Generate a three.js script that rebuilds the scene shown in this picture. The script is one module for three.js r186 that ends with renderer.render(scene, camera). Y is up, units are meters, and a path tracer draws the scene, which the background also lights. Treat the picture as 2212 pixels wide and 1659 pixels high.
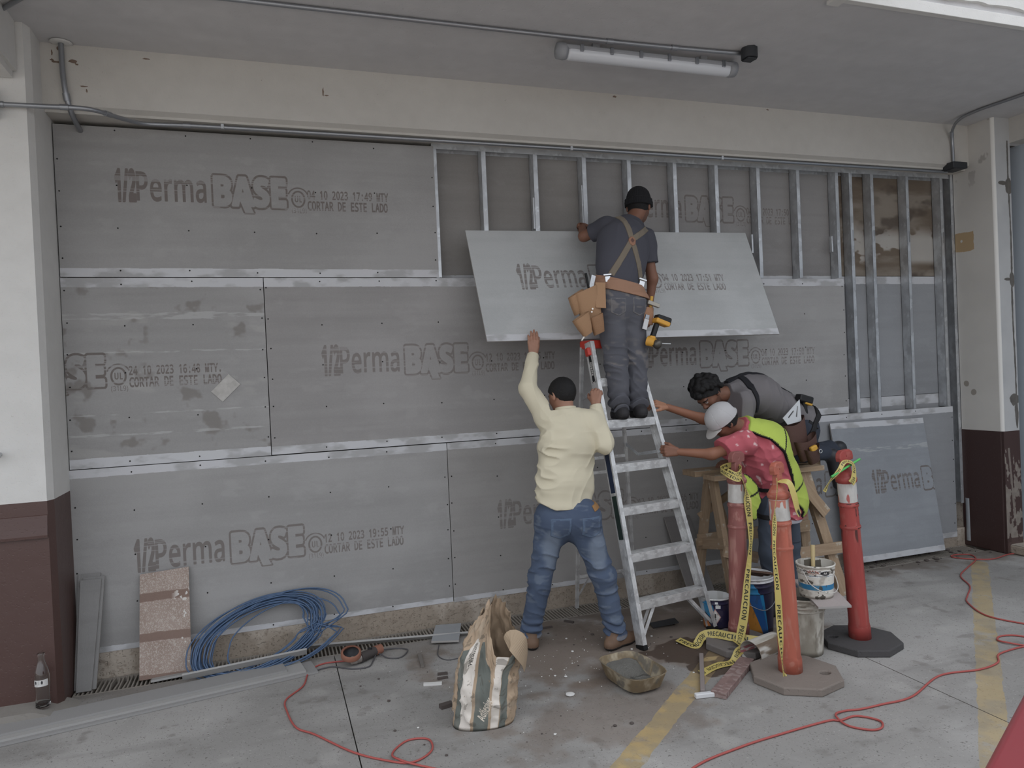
import * as THREE from 'three';
import { mergeGeometries, mergeVertices } from 'three/addons/utils/BufferGeometryUtils.js';
import { RoundedBoxGeometry } from 'three/addons/geometries/RoundedBoxGeometry.js';

// ---------- camera, sky, exposure ----------
const scene = new THREE.Scene();
const camera = new THREE.PerspectiveCamera(55.738, 2212 / 1659, 0.05, 200);
camera.position.set(0, 1.8, 5.157);
camera.up.set(0.04554, 0.99896, 0.00176);
camera.lookAt(0.31885, 1.8 - 0.01286, 5.157 - 0.94772);
const renderer = new THREE.WebGLRenderer({ antialias: true });
renderer.toneMapping = THREE.LinearToneMapping;
renderer.toneMappingExposure = 1.27;
renderer.shadowMap.enabled = true;
renderer.shadowMap.type = THREE.PCFSoftShadowMap;
{ // overcast sky, brighter towards the zenith
  const W = 64, H = 32, d = new Float32Array(W * H * 4);
  for (let y = 0; y < H; y++) for (let x = 0; x < W; x++) {
    const el = ((y + 0.5) / H - 0.5) * Math.PI, s = Math.max(0, Math.sin(el)), k = (1 + 1.2 * s) / 2.2, i = (y * W + x) * 4;
    d[i] = 0.95 * k; d[i + 1] = 1.0 * k; d[i + 2] = 1.08 * k; d[i + 3] = 1;
  }
  const sky = new THREE.DataTexture(d, W, H, THREE.RGBAFormat, THREE.FloatType);
  sky.mapping = THREE.EquirectangularReflectionMapping; sky.magFilter = THREE.LinearFilter; sky.needsUpdate = true;
  scene.background = sky; scene.environment = sky;
  scene.backgroundIntensity = 1.6; scene.environmentIntensity = 1.6;
}

// sun high behind the building: the wall and the bay lie in the shade of its added upper mass, the yard in front is lit
const sun = new THREE.DirectionalLight(0xffffff, 10.0);
sun.position.set(-2, 26, -15); sun.target.position.set(1, 0, 6); sun.castShadow = true; sun.shadow.mapSize.set(2048, 2048); sun.shadow.radius = 1;
Object.assign(sun.shadow.camera, { left: -18, right: 18, top: 18, bottom: -18, near: 1, far: 60 }); scene.add(sun, sun.target);

// ---------- helpers ----------
const V = (a, b, c) => Array.isArray(a) ? new THREE.Vector3(a[0], a[1], a[2]) : new THREE.Vector3(a, b, c);
let seed = 7; const rnd = () => { seed = (seed * 1664525 + 1013904223) >>> 0; return seed / 4294967296; };
const rr = (a, b) => a + (b - a) * rnd();
const cl = (x, a = 0, b = 1) => x < a ? a : x > b ? b : x;
const sm = (a, b, x) => { const t = cl((x - a) / (b - a)); return t * t * (3 - 2 * t); };
const mixc = (a, b, t) => [a[0] + (b[0] - a[0]) * t, a[1] + (b[1] - a[1]) * t, a[2] + (b[2] - a[2]) * t];
const PERM = new Float32Array(65536); { let s = 12345; for (let i = 0; i < 65536; i++) { s = (Math.imul(s, 1103515245) + 12345) >>> 0; PERM[i] = ((s >>> 8) & 65535) / 65535; } }
const hsh = (x, y, s) => PERM[(Math.imul(x, 374761) + Math.imul(y, 668265) + Math.imul(s, 97531) ^ ((x * 31 + y * 17) >> 3)) & 65535];
function vn(x, y, s = 0, per = 0) {
  let xi = Math.floor(x), yi = Math.floor(y); const fx = x - xi, fy = y - yi, u = fx * fx * (3 - 2 * fx), v = fy * fy * (3 - 2 * fy);
  let x1 = xi + 1, y1 = yi + 1; if (per) { xi = ((xi % per) + per) % per; x1 = ((x1 % per) + per) % per; yi = ((yi % per) + per) % per; y1 = ((y1 % per) + per) % per; }
  const a = hsh(xi, yi, s), b = hsh(x1, yi, s), c = hsh(xi, y1, s), d = hsh(x1, y1, s);
  return a + (b - a) * u + (c - a) * v + (a - b - c + d) * u * v;
}
function fbm(x, y, o = 4, s = 0, per = 0) { let a = 0, w = 0.5, t = 0; for (let i = 0; i < o; i++) { a += w * vn(x, y, s + i * 13, per); t += w; x *= 2; y *= 2; per *= 2; w *= 0.5; } return a / t; }
const n3 = (x, y, z) => (vn(x + z * 0.37, y + z * 0.61, 3) + vn(y + x * 0.41, z - x * 0.23, 5) + vn(z + y * 0.31, x, 9)) / 3;
const lin = (c) => { c /= 255; return c <= 0.04045 ? c / 12.92 : Math.pow((c + 0.055) / 1.055, 2.4); };
const L3 = (r, g, b) => [lin(r), lin(g), lin(b)];
function tex(w, h, fn, srgb = true, repeat = true) {
  const d = new Uint8Array(w * h * 4);
  for (let y = 0; y < h; y++) for (let x = 0; x < w; x++) { const c = fn((x + 0.5) / w, (y + 0.5) / h), i = (y * w + x) * 4; if (typeof c === 'number') d[i] = d[i + 1] = d[i + 2] = cl(c) * 255; else { d[i] = cl(c[0], 0, 255); d[i + 1] = cl(c[1], 0, 255); d[i + 2] = cl(c[2], 0, 255); } d[i + 3] = 255; }
  const t = new THREE.DataTexture(d, w, h); t.magFilter = THREE.LinearFilter; t.minFilter = THREE.LinearFilter;
  if (srgb) t.colorSpace = THREE.SRGBColorSpace; if (repeat) t.wrapS = t.wrapT = THREE.RepeatWrapping; t.needsUpdate = true; return t;
}
const rep = (t, x, y = x) => { const c = t.clone(); c.repeat.set(x, y); c.needsUpdate = true; return c; };
const mat = (c, rough = 0.8, metal = 0, o = {}) => new THREE.MeshStandardMaterial({ color: c, roughness: rough, metalness: metal, ...o });
const used = {};
const numbered = (n) => { const k = used[n] ?? 0; used[n] = k + 1; return k ? n + '_' + String(k).padStart(3, '0') : n; };
function thing(name, label, category, pos = [0, 0, 0], group) {
  const o = new THREE.Group(); o.name = numbered(name); o.position.set(...pos); o.userData = { label, category }; if (group) o.userData.group = group; scene.add(o); return o;
}
function M(name, geo, m, parent, local = true) { // mesh; world-space geometry is moved into its parent's frame when local is false
  const g = Array.isArray(geo) ? merge(geo) : geo;
  if (!local && parent && parent !== scene) { let p = parent, d = V(0, 0, 0); while (p && p !== scene) { d.add(p.position); p = p.parent; } g.translate(-d.x, -d.y, -d.z); }
  const o = new THREE.Mesh(g, m); o.name = parent === scene ? numbered(name) : name; o.castShadow = o.receiveShadow = true; (parent || scene).add(o); return o;
}
const W = (name, geo, m, parent) => M(name, geo, m, parent, false);
function single(name, geo, m, label, category, group) { const g = Array.isArray(geo) ? merge(geo) : geo; g.computeBoundingBox(); const b = g.boundingBox, c = [(b.min.x + b.max.x) / 2, b.min.y, (b.min.z + b.max.z) / 2]; g.translate(-c[0], -c[1], -c[2]); const o = M(name, g, m, scene); o.position.set(...c); o.userData = { label, category }; if (group) o.userData.group = group; return o; }
const struct = (name, geo, m, parent = scene) => { const o = M(name, geo, m, parent); if (parent === scene) o.userData.kind = 'structure'; return o; };
function clean(g) { g = g.index ? g.toNonIndexed() : g; for (const k of Object.keys(g.attributes)) if (!['position', 'normal', 'uv', 'color'].includes(k)) g.deleteAttribute(k); if (!g.attributes.uv) uvb(g); return g; }
function merge(list) { const any = list.some((g) => g.attributes.color); return mergeGeometries(list.map((g) => { g = clean(g); if (any && !g.attributes.color) { const a = new Float32Array(g.attributes.position.count * 3).fill(1); g.setAttribute('color', new THREE.BufferAttribute(a, 3)); } g.clearGroups(); return g; })); }
function uvb(g, s = 1) { // box-projected uv in metres
  const p = g.attributes.position, n = g.attributes.normal, a = new Float32Array(p.count * 2);
  for (let i = 0; i < p.count; i++) { const x = Math.abs(n.getX(i)), y = Math.abs(n.getY(i)), z = Math.abs(n.getZ(i)); let u, v; if (y > x && y > z) { u = p.getX(i); v = p.getZ(i); } else if (x > z) { u = p.getZ(i); v = p.getY(i); } else { u = p.getX(i); v = p.getY(i); } a[i * 2] = u * s; a[i * 2 + 1] = v * s; }
  g.setAttribute('uv', new THREE.BufferAttribute(a, 2)); return g;
}
const box = (w, h, d, x = 0, y = 0, z = 0, r = 0) => { let g = r ? new RoundedBoxGeometry(w, h, d, 2, r) : new THREE.BoxGeometry(w, h, d); g = g.index ? g.toNonIndexed() : g; g.clearGroups(); g.translate(x, y, z); return uvb(g); };
const bx = (x0, x1, y0, y1, z0, z1, r = 0) => box(x1 - x0, y1 - y0, z1 - z0, (x0 + x1) / 2, (y0 + y1) / 2, (z0 + z1) / 2, r);
const curve = (pts, closed = false, t = 0.5) => new THREE.CatmullRomCurve3(pts.map((p) => V(p)), closed, 'catmullrom', t);
const tube = (pts, r, n = 64, k = 8, closed = false) => new THREE.TubeGeometry(curve(pts, closed), n, r, k, closed);
const rod = (a, b, r, r2 = r, k = 12) => { a = V(a); b = V(b); const d = b.clone().sub(a), g = new THREE.CylinderGeometry(r2, r, d.length(), k); g.applyQuaternion(new THREE.Quaternion().setFromUnitVectors(V(0, 1, 0), d.clone().normalize())); const c = a.add(b).multiplyScalar(0.5); g.translate(c.x, c.y, c.z); return g; };
const lathe = (p, k = 32) => new THREE.LatheGeometry(p.map((q) => new THREE.Vector2(q[0], q[1])), k);
// a bar of rectangular section from a to b; wide = direction of the section's width
function bar(a, b, w, t, wide, r = 0) {
  a = V(a); b = V(b); const y = b.clone().sub(a), len = y.length(); y.normalize(); const x = V(wide); x.addScaledVector(y, -x.dot(y)).normalize(); const z = x.clone().cross(y);
  const g = box(w, len, t, 0, 0, 0, r); g.applyMatrix4(new THREE.Matrix4().makeBasis(x, y, z)); const c = a.add(b).multiplyScalar(0.5); g.translate(c.x, c.y, c.z); return g;
}
const poly = (pts, depth, bev = 0, holes = []) => { const s = new THREE.Shape(pts.map((p) => new THREE.Vector2(p[0], p[1]))); for (const h of holes) s.holes.push(new THREE.Path(h.map((p) => new THREE.Vector2(p[0], p[1])))); return new THREE.ExtrudeGeometry(s, { depth, bevelEnabled: bev > 0, bevelSize: bev, bevelThickness: bev, bevelSegments: 2, curveSegments: 12 }); };
function basis(g, o, x, y, z) { const m = new THREE.Matrix4().makeBasis(V(x).normalize(), V(y).normalize(), V(z).normalize()); m.setPosition(V(o)); g.applyMatrix4(m); return g; }
// a flat band swept along points with a normal at each point
function ribbon(pts, nrm, w, t, n = 48, uvLen = 1, closed = false) {
  const c = curve(pts, closed), cn = curve(nrm, closed), P = [], U = [], I = [];
  for (let i = 0; i <= n; i++) {
    const u = i / n, p = c.getPoint(u), tg = c.getTangent(u), N = cn.getPoint(u); N.addScaledVector(tg, -N.dot(tg)).normalize(); const s = tg.clone().cross(N), ww = typeof w === 'function' ? w(u) : w;
    for (const [a, b] of [[-1, 1], [1, 1], [1, -1], [-1, -1]]) { const q = p.clone().addScaledVector(s, a * ww / 2).addScaledVector(N, b * t / 2); P.push(q.x, q.y, q.z); U.push(u * uvLen, a > 0 ? 0 : 1); }
    if (i) for (let k = 0; k < 4; k++) { const a = (i - 1) * 4 + k, b = (i - 1) * 4 + (k + 1) % 4, d = i * 4 + k, e = i * 4 + (k + 1) % 4; I.push(a, b, d, b, e, d); }
  }
  if (!closed) { I.push(0, 2, 1, 0, 3, 2); const q = n * 4; I.push(q, q + 1, q + 2, q, q + 2, q + 3); }
  const g = new THREE.BufferGeometry(); g.setAttribute('position', new THREE.Float32BufferAttribute(P, 3)); g.setAttribute('uv', new THREE.Float32BufferAttribute(U, 2)); g.setIndex(I); const h = g.toNonIndexed(); h.computeVertexNormals(); return h;
}

// ---------- signed-distance meshing (surface nets) ----------
const norm = (a) => { const l = Math.hypot(a[0], a[1], a[2]) || 1; return [a[0] / l, a[1] / l, a[2] / l]; };
const add = (a, b, k = 1) => [a[0] + b[0] * k, a[1] + b[1] * k, a[2] + b[2] * k], sub = (a, b) => [a[0] - b[0], a[1] - b[1], a[2] - b[2]], dot = (a, b) => a[0] * b[0] + a[1] * b[1] + a[2] * b[2];
const crs = (a, b) => [a[1] * b[2] - a[2] * b[1], a[2] * b[0] - a[0] * b[2], a[0] * b[1] - a[1] * b[0]], lerp3 = (a, b, t) => [a[0] + (b[0] - a[0]) * t, a[1] + (b[1] - a[1]) * t, a[2] + (b[2] - a[2]) * t];
// tapered capsule; n,s: squeeze by s along unit n
function cap(a, b, ra, rb, n, s) {
  const dx = b[0] - a[0], dy = b[1] - a[1], dz = b[2] - a[2], q = n ? 1 / s - 1 : 0; let ex = dx, ey = dy, ez = dz;
  if (n) { const k = (dx * n[0] + dy * n[1] + dz * n[2]) * q; ex += n[0] * k; ey += n[1] * k; ez += n[2] * k; }
  const L = ex * ex + ey * ey + ez * ez || 1e-9, f = n ? 0.5 + 0.5 * s : 1;
  return (x, y, z) => {
    let px = x - a[0], py = y - a[1], pz = z - a[2]; if (n) { const k = (px * n[0] + py * n[1] + pz * n[2]) * q; px += n[0] * k; py += n[1] * k; pz += n[2] * k; }
    let t = (px * ex + py * ey + pz * ez) / L; t = t < 0 ? 0 : t > 1 ? 1 : t; px -= ex * t; py -= ey * t; pz -= ez * t;
    return (Math.sqrt(px * px + py * py + pz * pz) - ra - (rb - ra) * t) * f;
  };
}
function ell(c, x, y, z, rx, ry, rz) { const m = Math.min(rx, ry, rz); return (a, b, d) => { a -= c[0]; b -= c[1]; d -= c[2]; const p = (a * x[0] + b * x[1] + d * x[2]) / rx, q = (a * y[0] + b * y[1] + d * y[2]) / ry, r = (a * z[0] + b * z[1] + d * z[2]) / rz, k = Math.sqrt(p * p + q * q + r * r), g = Math.sqrt(p * p / rx / rx + q * q / ry / ry + r * r / rz / rz) || 1 / m; return k * (k - 1) / g; }; }
const smin = (a, b, k) => { const h = k - Math.abs(a - b); return h > 0 ? Math.min(a, b) - h * h / (4 * k) : Math.min(a, b); };
const uni = (list, k) => (x, y, z) => { let d = 1e9; for (let i = 0; i < list.length; i++) { const e = list[i](x, y, z); d = i ? smin(d, e, k) : e; } return d; };
function nets(f, lo, hi, h, col) {
  const nx = Math.ceil((hi[0] - lo[0]) / h) + 1, ny = Math.ceil((hi[1] - lo[1]) / h) + 1, nz = Math.ceil((hi[2] - lo[2]) / h) + 1, F = new Float32Array(nx * ny * nz), B = 4;
  // coarse test first: blocks far from the surface are filled by their centre's sign
  for (let k = 0; k < nz; k += B) for (let j = 0; j < ny; j += B) for (let i = 0; i < nx; i += B) {
    const c = f(lo[0] + (i + B / 2) * h, lo[1] + (j + B / 2) * h, lo[2] + (k + B / 2) * h), far = Math.abs(c) > B * h * 1.9;
    for (let c3 = k; c3 < Math.min(k + B, nz); c3++) for (let b = j; b < Math.min(j + B, ny); b++) for (let a = i; a < Math.min(i + B, nx); a++) F[a + nx * (b + ny * c3)] = far ? c : f(lo[0] + a * h, lo[1] + b * h, lo[2] + c3 * h);
  }
  const id = new Int32Array(nx * ny * nz).fill(-1), P = [], I = [], off = [0, 1, nx, nx + 1, nx * ny, nx * ny + 1, nx * ny + nx, nx * ny + nx + 1];
  const E = [[0, 1], [2, 3], [4, 5], [6, 7], [0, 2], [1, 3], [4, 6], [5, 7], [0, 4], [1, 5], [2, 6], [3, 7]];
  for (let k = 0; k < nz - 1; k++) for (let j = 0; j < ny - 1; j++) for (let i = 0; i < nx - 1; i++) {
    const q = i + nx * (j + ny * k); let m = 0; for (let c = 0; c < 8; c++) if (F[q + off[c]] < 0) m |= 1 << c; if (m === 0 || m === 255) continue;
    let x = 0, y = 0, z = 0, n = 0;
    for (const [a, b] of E) { if (((m >> a) & 1) === ((m >> b) & 1)) continue; const fa = F[q + off[a]], fb = F[q + off[b]], t = fa / (fa - fb); x += (a & 1) + ((b & 1) - (a & 1)) * t; y += ((a >> 1) & 1) + (((b >> 1) & 1) - ((a >> 1) & 1)) * t; z += (a >> 2) + ((b >> 2) - (a >> 2)) * t; n++; }
    id[q] = P.length / 3; P.push(lo[0] + (i + x / n) * h, lo[1] + (j + y / n) * h, lo[2] + (k + z / n) * h);
  }
  const quad = (a, b, c, d, flip) => { if (a < 0 || b < 0 || c < 0 || d < 0) return; if (flip) I.push(a, c, b, a, d, c); else I.push(a, b, c, a, c, d); };
  const sx = 1, sy = nx, sz = nx * ny;
  for (let k = 1; k < nz - 1; k++) for (let j = 1; j < ny - 1; j++) for (let i = 1; i < nx - 1; i++) {
    const q = i + nx * (j + ny * k), s = F[q] < 0;
    if (s !== F[q + sx] < 0) quad(id[q], id[q - sy], id[q - sy - sz], id[q - sz], !s); if (s !== F[q + sy] < 0) quad(id[q], id[q - sz], id[q - sz - sx], id[q - sx], !s); if (s !== F[q + sz] < 0) quad(id[q], id[q - sx], id[q - sx - sy], id[q - sy], !s);
  }
  const N = new Float32Array(P.length), U = new Float32Array(P.length / 3 * 2), C = col ? new Float32Array(P.length) : null, e = h * 0.5;
  for (let v = 0; v < P.length; v += 3) {
    const x = P[v], y = P[v + 1], z = P[v + 2], g = norm([f(x + e, y, z) - f(x - e, y, z), f(x, y + e, z) - f(x, y - e, z), f(x, y, z + e) - f(x, y, z - e)]); N[v] = g[0]; N[v + 1] = g[1]; N[v + 2] = g[2];
    U[v / 3 * 2] = x + 0.7 * z; U[v / 3 * 2 + 1] = y + 0.2 * z; if (col) { const c = col(x, y, z, g); C[v] = c[0]; C[v + 1] = c[1]; C[v + 2] = c[2]; }
  }
  const g = new THREE.BufferGeometry(); g.setAttribute('position', new THREE.Float32BufferAttribute(P, 3)); g.setAttribute('normal', new THREE.BufferAttribute(N, 3)); g.setAttribute('uv', new THREE.BufferAttribute(U, 2)); if (col) g.setAttribute('color', new THREE.BufferAttribute(C, 3)); g.setIndex(I); return g;
}

// ---------- shared textures and materials ----------
const fineBump = tex(256, 256, (u, v) => 0.5 * fbm(u * 64, v * 64, 3, 4, 64) + 0.5 * fbm(u * 8, v * 8, 3, 7, 8), false);
const roughBump = tex(512, 512, (u, v) => { const a = fbm(u * 12, v * 12, 5, 21, 12), p = vn(u * 90, v * 90, 5, 90); return a * 0.8 + (p > 0.86 ? -0.25 : 0) + 0.1; }, false);
const weave = tex(128, 128, (u, v) => 0.5 + 0.25 * Math.sin(u * Math.PI * 64) * Math.cos(v * Math.PI * 64) + 0.25 * vn(u * 60, v * 60, 2, 60), false);
const bump = (t, s, k) => ({ bumpMap: rep(t, k), bumpScale: s });
const speck = (u, v, s, n, th) => { const c = vn(u * n, v * n, s, n); return c > th ? (c - th) / (1 - th) : 0; };
const whiteTex = tex(1024, 1024, (u, v) => { const a = fbm(u * 4, v * 4, 5, 31, 4), b = fbm(u * 24, v * 24, 3, 41, 24), s = speck(u, v, 77, 160, 0.955) * sm(0.5, 0.7, a); return mixc([211 + 8 * b, 209 + 8 * b, 205 + 8 * b], [164, 158, 150], cl(0.12 * a + 0.85 * s)); });
const ceilTex = tex(1024, 1024, (u, v) => { const a = fbm(u * 3, v * 3, 5, 33, 3), b = fbm(u * 40, v * 40, 2, 43, 40), str = fbm(u * 3, v * 26, 3, 53, 0); return mixc([200 + 9 * b, 198 + 9 * b, 198 + 9 * b], [181, 180, 180], cl(a * 0.7 + 0.35 * str - 0.2)); });
const concTex = tex(1024, 1024, (u, v) => { const a = fbm(u * 5, v * 5, 5, 61, 5), b = fbm(u * 60, v * 60, 3, 62, 60); return mixc(mixc([178, 167, 154], [154, 142, 128], sm(0.4, 0.62, a)), [128, 115, 102], sm(0.55, 0.8, b) * 0.5); });
const woodTex = tex(512, 512, (u, v) => { const g = fbm(u * 50, v * 3, 4, 71, 0), k = fbm(u * 6, v * 1.2, 3, 72, 0), d = sm(0.62, 0.7, fbm(u * 9, v * 9, 4, 73, 9)); return mixc(mixc([180, 158, 132], [148, 124, 100], g * 0.8 + 0.2 * k), [190, 184, 172], d * 0.65); });
const metalTex = tex(512, 512, (u, v) => { const a = fbm(u * 9, v * 9, 5, 81, 9), s = sm(0.6, 0.68, fbm(u * 22, v * 14, 4, 82, 0)); return mixc(mixc([214, 214, 213], [192, 191, 190], sm(0.35, 0.65, a)), [232, 232, 230], s * 0.6); });
const mWhite = mat(0xffffff, 0.86, 0, { map: rep(whiteTex, 0.6), ...bump(roughBump, 0.002, 1.6) });
const mCreamShaded = mat(new THREE.Color(0.82, 0.8, 0.772), 0.86, 0, { map: rep(whiteTex, 0.6), ...bump(roughBump, 0.002, 1.6) });  // older cream paint, darkened further to carry the canopy's shade on the beams
const mCeil = mat(0xffffff, 0.9, 0, { map: rep(ceilTex, 0.35), ...bump(roughBump, 0.003, 0.9) });
const mConc = mat(0xffffff, 0.95, 0, { map: rep(concTex, 0.8), ...bump(roughBump, 0.012, 1.5) });
const mBrown = mat(new THREE.Color(...L3(84, 62, 57)), 0.42, 0, bump(roughBump, 0.0025, 1.3));
const mWood = mat(0xffffff, 0.82, 0, { map: rep(woodTex, 1.6), ...bump(fineBump, 0.002, 3) });
const mAlu = mat(0xffffff, 0.42, 0.45, { map: rep(metalTex, 2.5), ...bump(fineBump, 0.0006, 3) });
const mGalv = mat(0xeef1f5, 0.38, 0.5, { map: rep(metalTex, 1.2) });
const mPipe = mat(new THREE.Color(...L3(160, 162, 166)), 0.36, 0.85, bump(fineBump, 0.0004, 4));
const mDarkSteel = mat(new THREE.Color(...L3(70, 71, 74)), 0.5, 0.6);
const mBlack = mat(0x0b0b0c, 0.7);
const mScrew = mat(0x191614, 0.6, 0.4);

// ---------- floor: concrete slabs with the drain channel along the wall ----------
const floor = new THREE.Group(); floor.name = 'floor'; floor.userData.kind = 'structure'; scene.add(floor);
const seg = (x, z, ax, az, bx_, bz) => { const dx = bx_ - ax, dz = bz - az, t = cl(((x - ax) * dx + (z - az) * dz) / (dx * dx + dz * dz)); return [Math.hypot(x - ax - dx * t, z - az - dz * t), ((x - ax) * dz - (z - az) * dx) / Math.hypot(dx, dz)]; };
function floorCol(x, z) {
  const a = fbm(x * 1.3 + 9, z * 1.3 + 4, 5, 91), b = fbm(x * 9, z * 9, 4, 92), c = vn(x * 150, z * 150, 93), st = fbm(x * 2.5, z * 11, 4, 94);
  let q = mixc([164, 161, 157], [140, 137, 133], sm(0.36, 0.64, a) * 0.8 + 0.25 * (b - 0.5)); q = mixc(q, [118, 115, 111], sm(0.52, 0.8, st) * 0.3);
  q = mixc(q, [112, 107, 102], sm(0.68, 0.82, b) * 0.4); q = mixc(q, [196, 193, 187], sm(0.66, 0.82, fbm(x * 5 + 3, z * 5, 4, 95)) * 0.22);
  if (c > 0.9) q = mixc(q, [84, 80, 76], 0.6); else if (c < 0.05) q = mixc(q, [205, 202, 196], 0.5);
  // brown dirt trodden in along the drain and under the ladder, with a grainy edge
  const g = fbm(x * 6, z * 6, 4, 96), d = Math.hypot((x - 2.35) / 1.5, (z - 0.75) / 0.62) + (g - 0.5) * 1.1; q = mixc(q, [112, 97, 85], (1 - sm(0.55, 1.05, d)) * 0.7);
  q = mixc(q, [108, 92, 80], (1 - sm(0.2, 0.36, Math.hypot((x - 1.62) / 1.1, (z - 1.68) / 0.7) * 0.55 + (g - 0.5) * 0.5)) * 0.4);
  const e = z - 0.24 + (g - 0.5) * 0.5; q = mixc(q, [104, 94, 85], (1 - sm(0.05, 0.3, e)) * (x > 2 ? 0.75 : 0.35));
  // spilled water beside the post foot
  const w = Math.min(Math.hypot((x - 2.44) / 0.3, (z - 1.13) / 0.2), Math.hypot((x - 2.56) / 0.3, (z - 1.42) / 0.13)) + (fbm(x * 8, z * 8, 3, 97) - 0.5) * 0.9; const wet = 1 - sm(0.86, 0.96, w); q = mixc(q, [70, 56, 46], wet * 0.85);
  // worn yellow parking lines
  for (const L of [[2.62, 1.235, 0.3, 3.16], [5.75, 0.5, 2.4, 3.27]]) { const [dd] = seg(x, z, ...L), n = fbm(x * 14, z * 14, 4, 98); if (dd < 0.062 + (n - 0.5) * 0.02) q = mixc(q, mixc([182, 156, 106], [160, 142, 108], sm(0.4, 0.7, b)), cl(0.95 - sm(0.6, 0.8, n) * 0.6) * (1 - wet * 0.55) * (L[0] > 3 ? 0.62 : 0.9)); }
  return q;
}
const slabBump = rep(roughBump, 1.1);
for (const [x0, x1, n] of [[-2.7, 0.332, 1280], [0.338, 3.342, 1536], [3.348, 6.4, 1280]]) {
  const z0 = 0.24, z1 = 3.6, w = x1 - x0, t = tex(n, n, (u, v) => floorCol(x0 + u * w, z1 - v * (z1 - z0)), true, false), g = new THREE.BoxGeometry(w, 0.14, z1 - z0); g.translate((x0 + x1) / 2, -0.07, (z0 + z1) / 2);
  const m = mat(0xffffff, 0.9, 0, { map: t, bumpMap: rep(roughBump, 3.3), bumpScale: 0.004 }); struct('slab', g, m, floor);
}
const mGround = mat(0xffffff, 0.95, 0, { map: rep(tex(512, 512, (u, v) => { const a = fbm(u * 6, v * 6, 5, 101, 6); return mixc([152, 147, 140], [126, 121, 115], a); }), 0.3), ...bump(roughBump, 0.004, 1) });
for (const [x0, x1, z0, z1] of [[-14, -2.706, 0.24, 3.6], [6.406, 16, 0.24, 3.6], [-14, 0.332, 3.606, 24], [0.338, 3.342, 3.606, 24], [3.348, 16, 3.606, 24]]) struct('slab', bx(x0, x1, -0.14, 0, z0, z1), mGround, floor);
struct('slab', [bx(6.32, 16, -0.14, 0, -1, 0.234), bx(-14, -1.32, -0.14, 0, -1, 0.234)], mGround, floor);
struct('drain_channel', [bx(-1.3, 6.3, -0.2, -0.13, -0.02, 0.24)], mConc, floor);

// ---------- ceiling, beams, piers ----------
struct('ceiling', [bx(-6, 9, 3.9, 4.15, -0.4, 1.745), bx(-6, 3.28, 3.9, 4.15, 1.745, 2.5)], mCeil);
struct('added_sun_block', [bx(-8, 12, 4.15, 9, -6, 1.5)], mWhite);  // unseen mass added above the bay to keep the sun off its floor
const prof = (pts, x0, x1) => { const s = new THREE.Shape(pts.map((p) => new THREE.Vector2(-p[0], p[1]))), g = new THREE.ExtrudeGeometry(s, { depth: x1 - x0, bevelEnabled: false }); g.rotateY(Math.PI / 2); g.translate(x0, 0, 0); const h = g.toNonIndexed ? (g.index ? g.toNonIndexed() : g) : g; h.computeVertexNormals(); h.clearGroups(); return uvb(h); };
{ // ragged plaster lip round the roof opening
  const lip = [bx(3.28, 9, 3.895, 3.962, 1.735, 1.775, 0.004), bx(3.28, 9, 4.15, 5.2, 1.5, 1.77)]; const P = [[3.3, 4.2]]; for (let x = 3.3; x <= 9; x += 0.045) P.push([x, 4.005 + 0.028 * fbm(x * 9, 1, 3, 5) - 0.01]); P.push([9, 4.2]); const e = poly(P, 0.035); e.translate(0, 0, 1.735); lip.push(uvb(e)); lip.push(bx(3.2, 3.28, 3.88, 4.3, 1.72, 2.5));
  struct('trim_1', lip, mWhite);
}
struct('trim_2', prof([[-0.15, 3.5], [0.13, 3.5], [0.13, 3.515], [0.17, 3.535], [0.17, 3.9], [-0.15, 3.9]], -1.22, 6.25), mCreamShaded);
{ // flaked paint at the left end of the beam, and the plaster collar where the conduit leaves the ceiling
  const fl = []; let s0 = seed; seed = 31; for (const [x, y, w, h] of [[-1.13, 3.80, 0.012, 0.01], [-1.105, 3.79, 0.03, 0.008], [-1.02, 3.80, 0.03, 0.011], [-1.0, 3.785, 0.012, 0.006], [-1.13, 3.845, 0.005, 0.02], [-1.1, 3.87, 0.006, 0.012], [-0.97, 3.655, 0.022, 0.004], [-0.955, 3.63, 0.005, 0.012], [-0.62, 3.855, 0.02, 0.006], [0.44, 3.74, 0.006, 0.03], [0.46, 3.715, 0.016, 0.006], [2.6, 3.88, 0.022, 0.008], [4.0, 3.885, 0.018, 0.006]]) { const P = []; for (let i = 0; i < 11; i++) { const a = i / 11 * 6.283, k = rr(0.55, 1.2); P.push([x + Math.cos(a) * w * k, y + Math.sin(a) * h * k]); } const g = poly(P, 0.0008); g.translate(0, 0, 0.17); fl.push(uvb(g)); } seed = s0;
  const m = struct('flaked_paint', fl, mat(new THREE.Color(...L3(122, 104, 92)), 0.95)); struct('plaster_collar', lathe([[0.017, 0], [0.05, 0], [0.062, -0.006], [0.04, -0.012], [0.017, -0.012]], 20).translate(-1.073, 3.9, 0.2), mWhite); }
const pil = (x0, x1, zf, bev, y0, y1) => { const s = new THREE.Shape([[x0, 0.2], [x1, 0.2], [x1, -(zf - bev * 2.6)], [x1 - bev, -zf], [x0, -zf]].map((p) => new THREE.Vector2(...p))), g = new THREE.ExtrudeGeometry(s, { depth: y1 - y0, bevelEnabled: false }); g.rotateX(-Math.PI / 2); g.translate(0, y0, 0); const h = g.index ? g.toNonIndexed() : g; h.computeVertexNormals(); h.clearGroups(); return uvb(h); };
const wl = new THREE.Group(); wl.name = 'wall_left'; wl.userData.kind = 'structure'; scene.add(wl);
struct('upper_wall', pil(-6, -1.192, 0.41, 0.022, 1.2, 3.9), mWhite, wl);
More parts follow.
